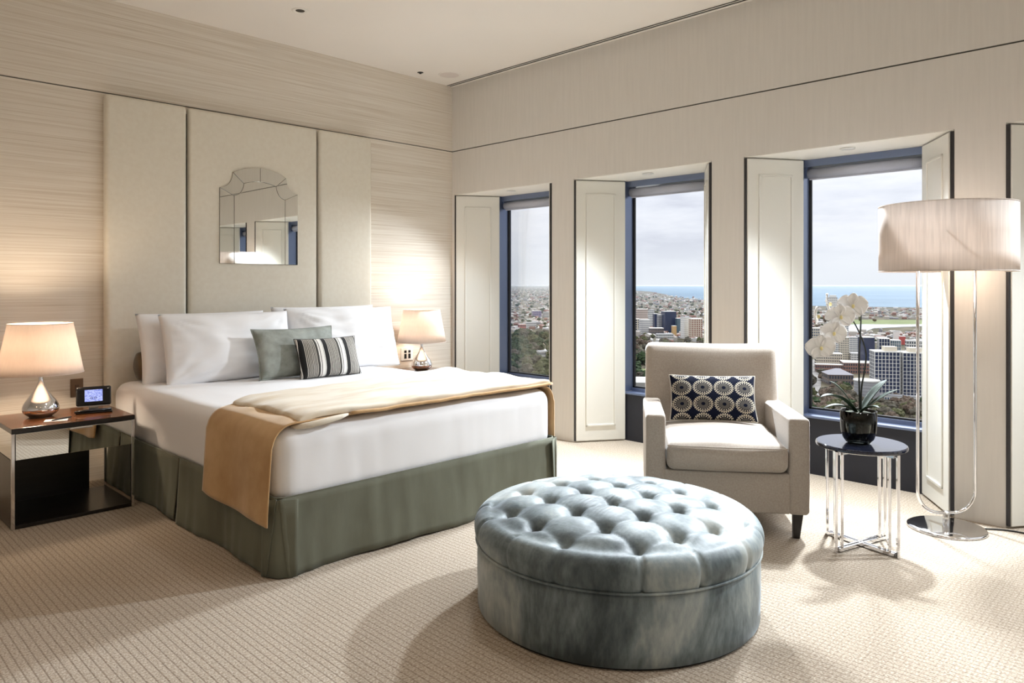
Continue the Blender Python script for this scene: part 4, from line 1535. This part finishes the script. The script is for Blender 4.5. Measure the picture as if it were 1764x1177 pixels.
o.matrix_parent_inverse = (Matrix.Translation(fl.location) @ Matrix.Rotation(-YAW, 4, 'Z')).inverted()

# ------------------------------------------------------------------ the city below (ground 160 m under the room)
GZ = -160.0
rnd = random.Random(7)


def gp(px, py, z=GZ):
    u, v = (px - CX) / FOC, (HY - py) / FOC
    t = (z - EYE) / v
    return Vector((CAM[0] + t * (FX + u * RX), CAM[1] + t * (FY + u * RY), z)), t


def ground_mat():
    m = material('ground_cover', rough=0.95, spec=0.1)
    noisy(m, srgb(72, 70, 54), srgb(116, 108, 90), (0.012, 0.012, 0.012), 7, 0.38, 0.62, coord='Position')
    return m


gnd = G()
gnd.prism([(200, -14000), (42000, -14000), (42000, 60000), (200, 60000)], GZ - 5, GZ)
o = struct(gnd.obj('ground', ground_mat()), 'parkland and suburb ground far below the tower')
sea_px = [(2600, 545), (1900, 536), (1580, 530), (1480, 528.5), (1393, 527), (1300, 521), (1210, 517.5), (1165, 512), (1140, 506), (1120, 502.5), (1085, 500), (1078, 497.5), (1075, 495)]
poly = [gp(x, y)[0] for x, y in sea_px]
far = [gp(1000, 493.4)[0], gp(1700, 493.4)[0], gp(3400, 493.6)[0], gp(3600, 545)[0]]
M['sea'] = noisy(material('sea_water', rough=0.6, spec=0.03), srgb(84, 112, 134), srgb(98, 126, 146), (0.0006, 0.0006, 0.0006), 3, coord='Position')
o = G().prism([(p.x, p.y) for p in poly + far], GZ - 1.0, GZ + 0.5).obj('bay', M['sea'], None)
tag(o, 'calm grey-blue bay reaching to the horizon beyond the suburbs', 'sea', kind='stuff')
lk = [(1440, 571), (1462, 574), (1490, 572), (1505, 566), (1560, 563.5), (1600, 562), (1600, 559), (1540, 559.5), (1490, 559), (1450, 560), (1432, 565)]
o = G().prism([tuple(gp(x, y)[0].xy) for x, y in lk], GZ - 1, GZ + 1.0).obj('lake', noisy(material('lake_water', rough=0.25), srgb(112, 124, 134), srgb(128, 138, 146), (0.01, 0.01, 0.01), 3, coord='Position'), None)
tag(o, 'pale lake in the park between the towers and the shore', 'lake')


def patch(name, pts, mat, label, cat, h=0.8):
    o = G().prism([tuple(gp(x, y)[0].xy) for x, y in pts], GZ - 1, GZ + h).obj(name, mat, None)
    tag(o, label, cat)


M['lawn'] = noisy(material('lawn', rough=0.95), srgb(100, 114, 62), srgb(124, 134, 82), (0.03, 0.03, 0.03), 4, coord='Position')
M['road'] = noisy(material('asphalt', rough=0.9), srgb(120, 116, 112), srgb(142, 138, 132), (0.05, 0.05, 0.05), 4, coord='Position')
patch('lawn', [(1440, 559), (1640, 560), (1640, 552), (1440, 551)], M['lawn'], 'green park lawn between the lake and the shore', 'lawn', 0.6)
patch('lawn', [(1098, 650), (1140, 652), (1136, 637), (1104, 636)], M['lawn'], 'small green lawn among the trees seen left of the armchair', 'lawn')
patch('road', [(1392, 710), (1412, 690), (1416, 640), (1408, 620), (1398, 620), (1400, 650), (1376, 700)], M['road'], 'tree-lined avenue running away from the tower', 'road')

CITY = 'city buildings seen through the windows'
MB = {}


def bmat(key, rgb, rough=0.7):
    if key not in MB:
        MB[key] = material('facade_' + key, tuple(c * (0.62 if key.startswith('roof') or key == 'concrete' else 1.0) for c in srgb(*rgb)), rough)
    return MB[key]


CREAM = bmat('cream', (214, 204, 184))
WHITE = bmat('white', (226, 224, 218))
NAVY = bmat('navy', (44, 54, 82), 0.25)
GREYB = bmat('grey', (158, 158, 160))
BRICK = bmat('brick', (150, 112, 98))
BROWN = bmat('brown', (120, 106, 98))
TEALG = bmat('teal', (84, 104, 116), 0.25)
PINK = bmat('pink', (198, 182, 172))
RED = bmat('red', (190, 92, 88))
WIN = bmat('window_dark', (58, 64, 78), 0.15)
WINB = bmat('window_blue', (78, 92, 112), 0.15)
WINR = bmat('window_rust', (128, 74, 66), 0.4)
SLATE = bmat('slate', (140, 138, 144))


def building(name, label, x0, x1, yt, yb, mat, win=None, nx=8, nz=8, depth=None, turn=18, fx=0.62, fz=0.6, plant=None, roof=None, frame=False, round_=False):
    """tower block: x0..x1 frontage, yt roof, yb foot, as seen from the room; windows are recessed or proud real pieces"""
    base, t = gp((x0 + x1) / 2, yb)
    w = (x1 - x0) / FOC * t
    h = (yb - yt) / FOC * t
    d = depth or w * 0.8
    az = math.atan2(base.y - CAM[1], base.x - CAM[0])
    root = thing(name, label, 'building', base, az - PI / 2 + R(turn), CITY)
    w2 = w / 2 * 0.88
    if round_:
        g = G()
        n = 40
        for k in range(nz):
            z0 = h * k / nz
            g.lathe([(w2, z0), (w2, z0 + h / nz * 0.45), (w2 * 0.97, z0 + h / nz * 0.46), (w2 * 0.97, z0 + h / nz * 0.999)], n, cap=False)
        g.obj('floor_bands', mat, root)
        g = G().lathe([(0.1, 0.0), (w2 * 0.965, 0.0), (w2 * 0.965, h), (0.1, h)], n, cap=False)
        g.obj('glass_drum', win, root)
        G().lathe([(0.1, h), (w2 * 1.05, h), (w2 * 1.05, h + 1.5), (0.1, h + 2.2)], n, cap=False).obj('roof', WHITE, root)
        return root
    G().box(-w2, w2, 0, d, 0, h).obj('body', mat, root)
    if win is not None:
        g = G()
        cw, ch = 2 * w2 / nx, h / nz
        if frame:
            # dark glass body with pale floor slabs and mullions standing proud
            for k in range(nz + 1):
                g.box(-w2 - 0.4, w2 + 0.4, -0.5, d + 0.3, ch * k - 0.28, ch * k + 0.28)
            for i in range(nx + 1):
                x = -w2 + cw * i
                g.box(x - 0.35, x + 0.35, -0.7, 0.3, 0, h)
            for i in range(4):
                y = d * (i + 0.5) / 4
                g.box(-w2 - 0.6, w2 + 0.6, y - 0.3, y + 0.3, 0, h)
            o = g.obj('slabs_and_mullions', win, root)
        else:
            for k in range(nz):
                for i in range(nx):
                    xc, zc_ = -w2 + cw * (i + .5), ch * (k + .5)
                    g.box(xc - cw * fx / 2, xc + cw * fx / 2, -0.25, 0.05, zc_ - ch * fz / 2, zc_ + ch * fz / 2)
                for i in range(max(3, nx // 2)):
                    n2 = max(3, nx // 2)
                    yc, zc_ = d * (i + .5) / n2, ch * (k + .5)
                    for sx in (-1, 1):
                        a, b = sorted((sx * (w2 + 0.25), sx * (w2 - 0.05)))
                        g.box(a, b, yc - d / n2 * fx / 2, yc + d / n2 * fx / 2, zc_ - ch * fz / 2, zc_ + ch * fz / 2)
            o = g.obj('window_grid', win, root)
        o['kind'] = 'stuff'
    if plant:
        pm, a, b, hh = plant
        G().box(-w2 + a * 2 * w2, -w2 + b * 2 * w2, d * 0.2, d * 0.8, h, h + hh).obj('roof_plant', pm, root)
    if roof == 'hip':
        e = min(w2, d / 2) * 0.8
        vs = [(-w2 - 1, -1, h), (w2 + 1, -1, h), (w2 + 1, d + 1, h), (-w2 - 1, d + 1, h), (-w2 + e, d / 2, h + e * 0.55), (w2 - e, d / 2, h + e * 0.55)]
        G().add(vs, [(0, 1, 5, 4), (1, 2, 5), (2, 3, 4, 5), (3, 0, 4), (3, 2, 1, 0)]).obj('hipped_roof', SLATE, root)
    else:
        G().box(-w2 - 0.3, w2 + 0.3, -0.3, d + 0.3, h, h + 1.0).obj('parapet', WHITE if mat not in (WHITE,) else GREYB, root)
    return root


# seen through the window behind the orchid
building('glass_office_block', 'dark glass office block with pale grid of slabs, right of the orchid stem', 1506, 1551, 607, 690, NAVY, WHITE, 7, 13, 30, 14, plant=(CREAM, 0.45, 0.95, 7), frame=True)
building('glass_office_block', 'dark glass office block with pale grid, at the edge of the shutter', 1555, 1600, 609, 690, NAVY, WHITE, 7, 13, 30, 14, plant=(CREAM, 0.3, 0.8, 7), frame=True)
building('round_glass_building', 'low round glass building with pale roof in front of the office block', 1470, 1516, 656, 694, GREYB, WIN, nz=7, round_=True)
building('dark_tower', 'navy blue slab tower just right of the orchid stem', 1487, 1508, 582, 640, NAVY, None, turn=24, depth=25)
building('hotel_block', 'cream hotel with rows of small dark windows below the orchid flowers', 1405, 1452, 610, 634, CREAM, WIN, 14, 5, 24, 8, fx=0.5, fz=0.5)
building('brick_terrace', 'long red-brick low block in front of the cream hotel', 1404, 1455, 629, 642, BRICK, WIN, 16, 2, 14, 8)
building('brick_terrace', 'long pinkish brick building between hotel and dark tower', 1452, 1510, 626, 644, BRICK, WIN, 14, 3, 40, 10)
building('slate_roofed_hall', 'brown stone hall with grey slate roof among the trees', 1426, 1472, 646, 664, BROWN, WIN, 9, 2, 40, 16, roof='hip')
building('white_tower', 'slim white tower rising above the shoreline behind the top orchid flowers', 1429, 1443, 513, 606, WHITE, GREYB, 4, 26, 22, 10, fx=0.8, fz=0.35, plant=(WHITE, 0.1, 0.9, 6))
building('white_tower', 'pale striped tower behind the orchid flowers in the middle', 1449, 1462, 558, 612, WHITE, WINB, 4, 16, 20, 10, fx=0.8, fz=0.4)
building('white_tower', 'broad white apartment tower left of the orchid stem', 1463, 1479, 582, 624, WHITE, WINB, 6, 12, 22, 14)
building('white_tower', 'white tower with blue-grey windows above the cream hotel', 1434, 1449, 580, 618, WHITE, WINB, 5, 11, 20, 12)
building('white_tower', 'white tower beside the cream hotel, left of centre', 1448, 1463, 582, 628, CREAM, WIN, 4, 12, 20, 12, fx=0.4)
building('cream_block', 'cream apartment block low behind the lowest orchid flower', 1394, 1420, 566, 604, CREAM, WINB, 7, 8, 25, 8)
building('white_block', 'white office block with square windows behind the orchid stem', 1466, 1498, 610, 630, WHITE, WIN, 10, 5, 24, 12, fx=0.5, fz=0.5)
building('dark_glass_block', 'dark glass block with white gable behind the office block', 1514, 1533, 584, 616, NAVY, WHITE, 4, 5, 24, 10, frame=True)
building('dark_glass_block', 'second dark glass block behind the office block', 1534, 1552, 587, 616, TEALG, WHITE, 5, 5, 24, 10, frame=True)
building('white_slab', 'plain white slab block on the skyline above the office block', 1540, 1550, 571, 592, WHITE, None, depth=12, turn=10)
building('red_block', 'small red block beside the white slab near the lamp', 1550, 1560, 580, 594, RED, None, depth=14, turn=10)
building('white_block', 'white stepped block at the shutter edge behind the lamp', 1562, 1590, 588, 622, WHITE, WIN, 7, 6, 26, 8)
building('white_slab', 'long low white block in front of the towers, at right', 1515, 1600, 684, 696, WHITE, WINB, 20, 1, 14, 4)
# seen through the window behind the armchair
building('beige_tower', 'cream tower with rust-red window columns above the armchair', 1190, 1212, 550, 586, CREAM, WINR, 5, 10, 26, 20, fx=0.5, fz=0.72)
building('white_tower', 'white apartment tower just left of the rust-windowed tower', 1177, 1193, 547, 584, WHITE, GREYB, 4, 10, 26, 24, fx=0.35, fz=0.7)
building('dark_tower', 'broad navy tower in the middle of the armchair window', 1144, 1167, 537, 574, NAVY, None, depth=40, turn=20)
building('grey_tower', 'grey slab tower left of the navy tower', 1134, 1145, 543, 573, GREYB, WIN, 5, 10, 25, 14, fx=0.5, fz=0.4)
building('dark_tower', 'narrow dark tower left of the grey slab', 1127, 1135, 541, 570, NAVY, None, depth=25, turn=14)
building('pale_tower', 'pale blue-white tower left of the narrow dark tower', 1118, 1128, 534, 566, WHITE, WINB, 4, 10, 25, 12)
building('pink_block', 'pinkish apartment block at the left of the armchair window', 1097, 1117, 533, 560, PINK, WIN, 9, 7, 30, 12, fx=0.4, fz=0.4)
building('grey_block', 'grey apartment block with balconies, lower left in the armchair window', 1103, 1121, 551, 578, GREYB, WHITE, 7, 8, 26, 16, fx=0.7, fz=0.35)
building('cream_block', 'cream block at the left frame of the armchair window', 1086, 1103, 550, 573, CREAM, WIN, 4, 6, 26, 10)
building('gold_block', 'small ochre block in front of the navy tower', 1159, 1166, 562, 580, bmat('ochre', (196, 160, 110)), None, depth=16)
building('teal_tower', 'teal glass tower right of the navy tower', 1166, 1174, 549, 575, TEALG, None, depth=22, turn=16)
building('long_white_block', 'long low white building at the edge of the park', 1130, 1162, 576, 588, WHITE, WIN, 12, 3, 20, 10)
building('grey_block', 'dark flat-roofed block behind the long white building', 1118, 1145, 566, 580, BROWN, WIN, 9, 3, 30, 8)
building('concrete_roof', 'flat concrete roofs directly below, left of the armchair', 1080, 1140, 660, 690, bmat('concrete', (190, 186, 178)), None, depth=60, turn=6)
# seen through the window beside the bed
building('white_block', 'long white building in the middle of the bed-side window', 903, 926, 556, 567, WHITE, WINB, 8, 3, 30, 18)
building('brick_terrace', 'red-roofed block left of the long white building', 894, 907, 559, 569, RED, WIN, 5, 2, 24, 14)
building('blue_block', 'blue and plum office block on the horizon of the bed-side window', 916, 934, 536, 547, bmat('plum', (104, 92, 140)), WHITE, 6, 3, 30, 10, frame=True)
building('white_block', 'white block beside the blue office block', 936, 950, 538, 547, WHITE, WIN, 5, 3, 30, 12)
mh = building('white_mansion', 'white mansion with a dome among the park trees', 928, 946, 606, 620, WHITE, WIN, 7, 2, 22, 18)
G().lathe([(3.2, 0), (3.2, 3), (3.0, 5), (2.0, 7), (0.5, 8), (0.05, 9.5)], 20, (6, 10, 14), cap=False).obj('dome', WHITE, mh, smooth=True)

# trees: a few crown shapes, copied one by one
TM = [noisy(material('foliage_%s' % n, rough=0.9, spec=0.1), a, b, (4, 4, 4), 5, bump=0.8, bdist=0.12) for n, a, b in (
    ('dark', srgb(28, 40, 25), srgb(66, 82, 50)), ('olive', srgb(56, 60, 38), srgb(98, 98, 68)), ('grey', srgb(60, 58, 50), srgb(102, 96, 83)), ('brown', srgb(74, 63, 54), srgb(118, 103, 89)))]


def crown(seed, sub=2, r=1.0):
    bm = bmesh.new()
    bmesh.ops.create_icosphere(bm, subdivisions=sub, radius=1.0)
    for v in bm.verts:
        c0 = v.co.copy()
        k = 1 + 0.40 * noise.noise(c0 * 1.7 + Vector((seed, 0, 0))) + 0.34 * noise.noise(c0 * 4.1 + Vector((0, seed, 0))) + 0.22 * noise.noise(c0 * 8.3 + Vector((0, 0, seed)))
        v.co *= k
        v.co.z = v.co.z * 0.78 + 0.92
    return bm


trunk_me = G().lathe([(0.1, 0.0), (0.06, 0.5)], 6).mesh('trunk')
trunk_me.materials.append(material('bark', srgb(80, 66, 54), 0.9))
TMES = []
for k in range(8):
    bm = crown(k * 3.7, 3)
    me = bpy.data.meshes.new('crown')
    bm.to_mesh(me)
    bm.free()
    me.materials.append(TM[k % 4])
    TMES.append(me)
TL = {0: 'dark evergreen tree crown in the park', 1: 'olive green tree crown in the park', 2: 'grey-green bare tree crown in the park', 3: 'brownish winter tree crown in the park'}


ZT_ = ''


def tree(px, py, kind, size):
    base, t = gp(px, py)
    me = TMES[kind + 4 * rnd.randint(0, 1)]
    r = bpy.data.objects.new('park_tree', None)
    COL.objects.link(r)
    r.location = base
    tag(r, TL[kind] + ZT_, 'tree', ('dark evergreen', 'olive green', 'grey-green bare', 'brownish winter')[kind] + ' park trees' + ZT_)
    s = size * rnd.uniform(0.8, 1.25)
    o = bpy.data.objects.new('crown', me)
    COL.objects.link(o)
    o.parent = r
    o.scale = (s, s, s * rnd.uniform(0.85, 1.15))
    o.rotation_euler = (0, 0, rnd.uniform(0, 6.28))
    o2 = bpy.data.objects.new('trunk', trunk_me)
    COL.objects.link(o2)
    o2.parent = r
    o2.scale = (s, s, s)


zones = [(868, 952, 576, 660, 95, (0, 0, 0, 1, 1, 2), 11), (1086, 1215, 588, 618, 45, (2, 3, 2, 1, 3), 9), (1086, 1150, 612, 664, 62, (0, 0, 1, 2), 10),
         (1390, 1470, 642, 720, 46, (3, 3, 2, 1, 0), 8), (1508, 1585, 698, 742, 30, (3, 3, 2, 1), 8), (1440, 1520, 690, 730, 20, (3, 2), 8)]
keep = [(1096, 1142, 634, 653), (1080, 1141, 655, 700), (926, 948, 604, 626), (1424, 1474, 643, 668), (1396, 1416, 650, 690), (1468, 1518, 652, 696)]
ZN = [' beyond the window beside the bed', ' in front of the towers, behind the armchair', ' far below, left of the armchair', ' below the orchid flowers, left of the stem', ' far below, right of the orchid pot', ' far below, just behind the orchid leaves']
for zi, (x0, x1, y0, y1, n, kinds, size) in enumerate(zones):
    ZT_ = ZN[zi]
    k = 0
    tries = 0
    while k < n and tries < n * 12:
        tries += 1
        x, y = rnd.uniform(x0, x1), y0 + (y1 - y0) * rnd.random() ** 0.9
        if any(a < x < b and c < y < d for a, b, c, d in keep):
            continue
        tree(x, y, rnd.choice(kinds), size)
        k += 1

# the remaining tree cover and roofs towards the horizon, too many to count
bmx = [crown(s * 5.1, 1) for s in range(4)]
proto = []
for bm in bmx:
    bm.verts.ensure_lookup_table()
    proto.append(([v.co.copy() for v in bm.verts], [tuple(v.index for v in f.verts) for f in bm.faces]))
    bm.free()
gs = [G(), G(), G()]
for k in range(8000):
    px = rnd.uniform(520, 1900)
    py = HY + 10 + 290 * rnd.random() ** 1.9
    zx = any(x0 - 6 < px < x1 + 6 and y0 - 4 < py < y1 + 8 for x0, x1, y0, y1, *_ in zones)
    vis = 868 < px < 952 or 1086 < px < 1215 or 1390 < px < 1585
    if zx and rnd.random() < 0.8:
        continue
    if 1096 < px < 1142 and 630 < py < 700:
        continue
    if px > 1385 and 525 < py < 532.5:
        continue
    if vis and px > 1390 and 566 < py < 690 and rnd.random() < 0.85:
        continue
    if vis and 1086 < px < 1215 and 545 < py < 590 and rnd.random() < 0.6:
        continue
    if vis and rnd.random() < 0.45:
        continue
    base, t = gp(px, py)
    # keep off the water
    if (px > 1250 and py < 533) or (px > 1070 and py < 503 + max(0, px - 1085) * 0.115):
        continue
    if 1436 < px < 1606 and 556 < py < 575:
        continue
    vs, fs = proto[rnd.randrange(4)]
    s = rnd.uniform(5, 9) * (1.0 if py > 560 else 1.4)
    kind = 0 if (px < 1000 and rnd.random() < 0.8) else rnd.choice((0, 1, 2))
    gs[kind].add([(base.x + v.x * s, base.y + v.y * s, GZ + v.z * s) for v in vs], fs)
for k, g in enumerate(gs):
    o = g.obj('distant_trees', TM[(0, 1, 3)[k]], None)
    tag(o, ['dark tree cover of the distant suburbs', 'olive tree cover of the distant suburbs', 'brownish tree cover of the distant suburbs'][k], 'trees', kind='stuff')
hs = [G() for _ in range(4)]
for k in range(11000):
    px = rnd.uniform(480, 1950)
    py = HY + 7 + 97 * rnd.random() ** 1.9
    lim = 496 if px < 1070 else (501 + max(0, px - 1085) * 0.118 if px < 1250 else 531.5)
    if py < lim:
        continue
    if 868 < px < 952 and py > 572:
        continue
    if 1086 < px < 1215 and py > 590:
        continue
    if 1430 < px < 1606 and 550 < py < 575:
        continue
    base, t = gp(px, py)
    s = rnd.uniform(8, 15) * (1 + 0.6 * (py < 520))
    l = s * rnd.uniform(1.0, 2.4)
    h = rnd.uniform(4, 9) * (1 + 1.2 * (rnd.random() < 0.06))
    Mx = Matrix.Translation((base.x, base.y, GZ)) @ Matrix.Rotation(rnd.choice((0.3, 0.3 + PI / 2)) + rnd.uniform(-.1, .1), 4, 'Z')
    q = rnd.random()
    g = hs[0 if q < 0.45 else 1 if q < 0.68 else 2 if q < 0.86 else 3]
    vs = [(-l / 2, -s / 2, 0), (l / 2, -s / 2, 0), (l / 2, s / 2, 0), (-l / 2, s / 2, 0), (-l / 2, -s / 2, h), (l / 2, -s / 2, h), (l / 2, s / 2, h), (-l / 2, s / 2, h), (-l / 2, 0, h + s * 0.22), (l / 2, 0, h + s * 0.22)]
    g.add([Mx @ Vector(v) for v in vs], [(0, 1, 5, 4), (1, 2, 6, 5), (2, 3, 7, 6), (3, 0, 4, 7), (4, 5, 9, 8), (6, 7, 8, 9), (5, 6, 9), (7, 4, 8)])
for k, g in enumerate(hs):
    o = g.obj('suburb_houses', [bmat('roof_pale', (222, 214, 204)), bmat('roof_terracotta', (176, 132, 116)), bmat('roof_grey', (168, 166, 168)), bmat('roof_white', (240, 238, 234))][k], None)
    tag(o, ['pale cream roofs of the distant suburbs', 'terracotta roofs of the distant suburbs', 'grey roofs of the distant suburbs', 'bright white roofs of the distant suburbs'][k], 'houses', kind='stuff')

# office and apartment blocks between and beyond the picked-out towers, hidden from here by the piers
cb_ = [G() for _ in range(3)]
for k in range(170):
    px = rnd.choice((rnd.uniform(958, 1078), rnd.uniform(1222, 1382), rnd.uniform(1605, 2000), rnd.uniform(560, 860)))
    py = rnd.uniform(548, 628) if px > 1080 else rnd.uniform(532, 562)
    base, t = gp(px, py)
    w_, d_, h_ = rnd.uniform(18, 40), rnd.uniform(18, 36), rnd.uniform(14, 60)
    Mx = Matrix.Translation((base.x, base.y, GZ)) @ Matrix.Rotation(0.3 + rnd.uniform(-.1, .1), 4, 'Z')
    g = cb_[k % 3]
    g.box(-w_ / 2, w_ / 2, -d_ / 2, d_ / 2, 0, h_, Mx)
    nf = int(h_ / 4)
    for f in range(nf):
        g.box(-w_ / 2 - .5, w_ / 2 + .5, -d_ / 2 - .5, d_ / 2 + .5, f * 4 + 2.6, f * 4 + 3.8, Mx)
for k, g in enumerate(cb_):
    o = g.obj('city_blocks', (CREAM, GREYB, PINK)[k], None)
    tag(o, ('cream blocks of the city beyond the towers', 'grey blocks of the city beyond the towers', 'pinkish blocks of the city beyond the towers')[k], 'buildings', kind='stuff')

# blue-grey haze over the far suburbs and the bay
def haze_mat():
    m = bpy.data.materials.new('far_haze')
    nt = nodes_of(m)
    out = N(nt, 'ShaderNodeOutputMaterial')
    vs = N(nt, 'ShaderNodeVolumeScatter')
    vs.inputs['Color'].default_value = (0.72, 0.85, 1.0, 1)
    vs.inputs['Density'].default_value = 0.00005
    vs.inputs['Anisotropy'].default_value = 0.0
    nt.links.new(vs.outputs[0], out.inputs['Volume'])
    return m


n0, n1 = gp(-400, 556)[0], gp(2600, 556)[0]
f0, f1 = gp(-400, 492.4)[0], gp(2600, 492.4)[0]
o = G().prism([(n0.x, n0.y), (n1.x, n1.y), (f1.x, f1.y), (f0.x, f0.y)], GZ + 1.5, GZ + 70).obj('haze', haze_mat(), None)
tag(o, 'thin blue-grey haze over the far suburbs and bay', 'haze', kind='stuff')
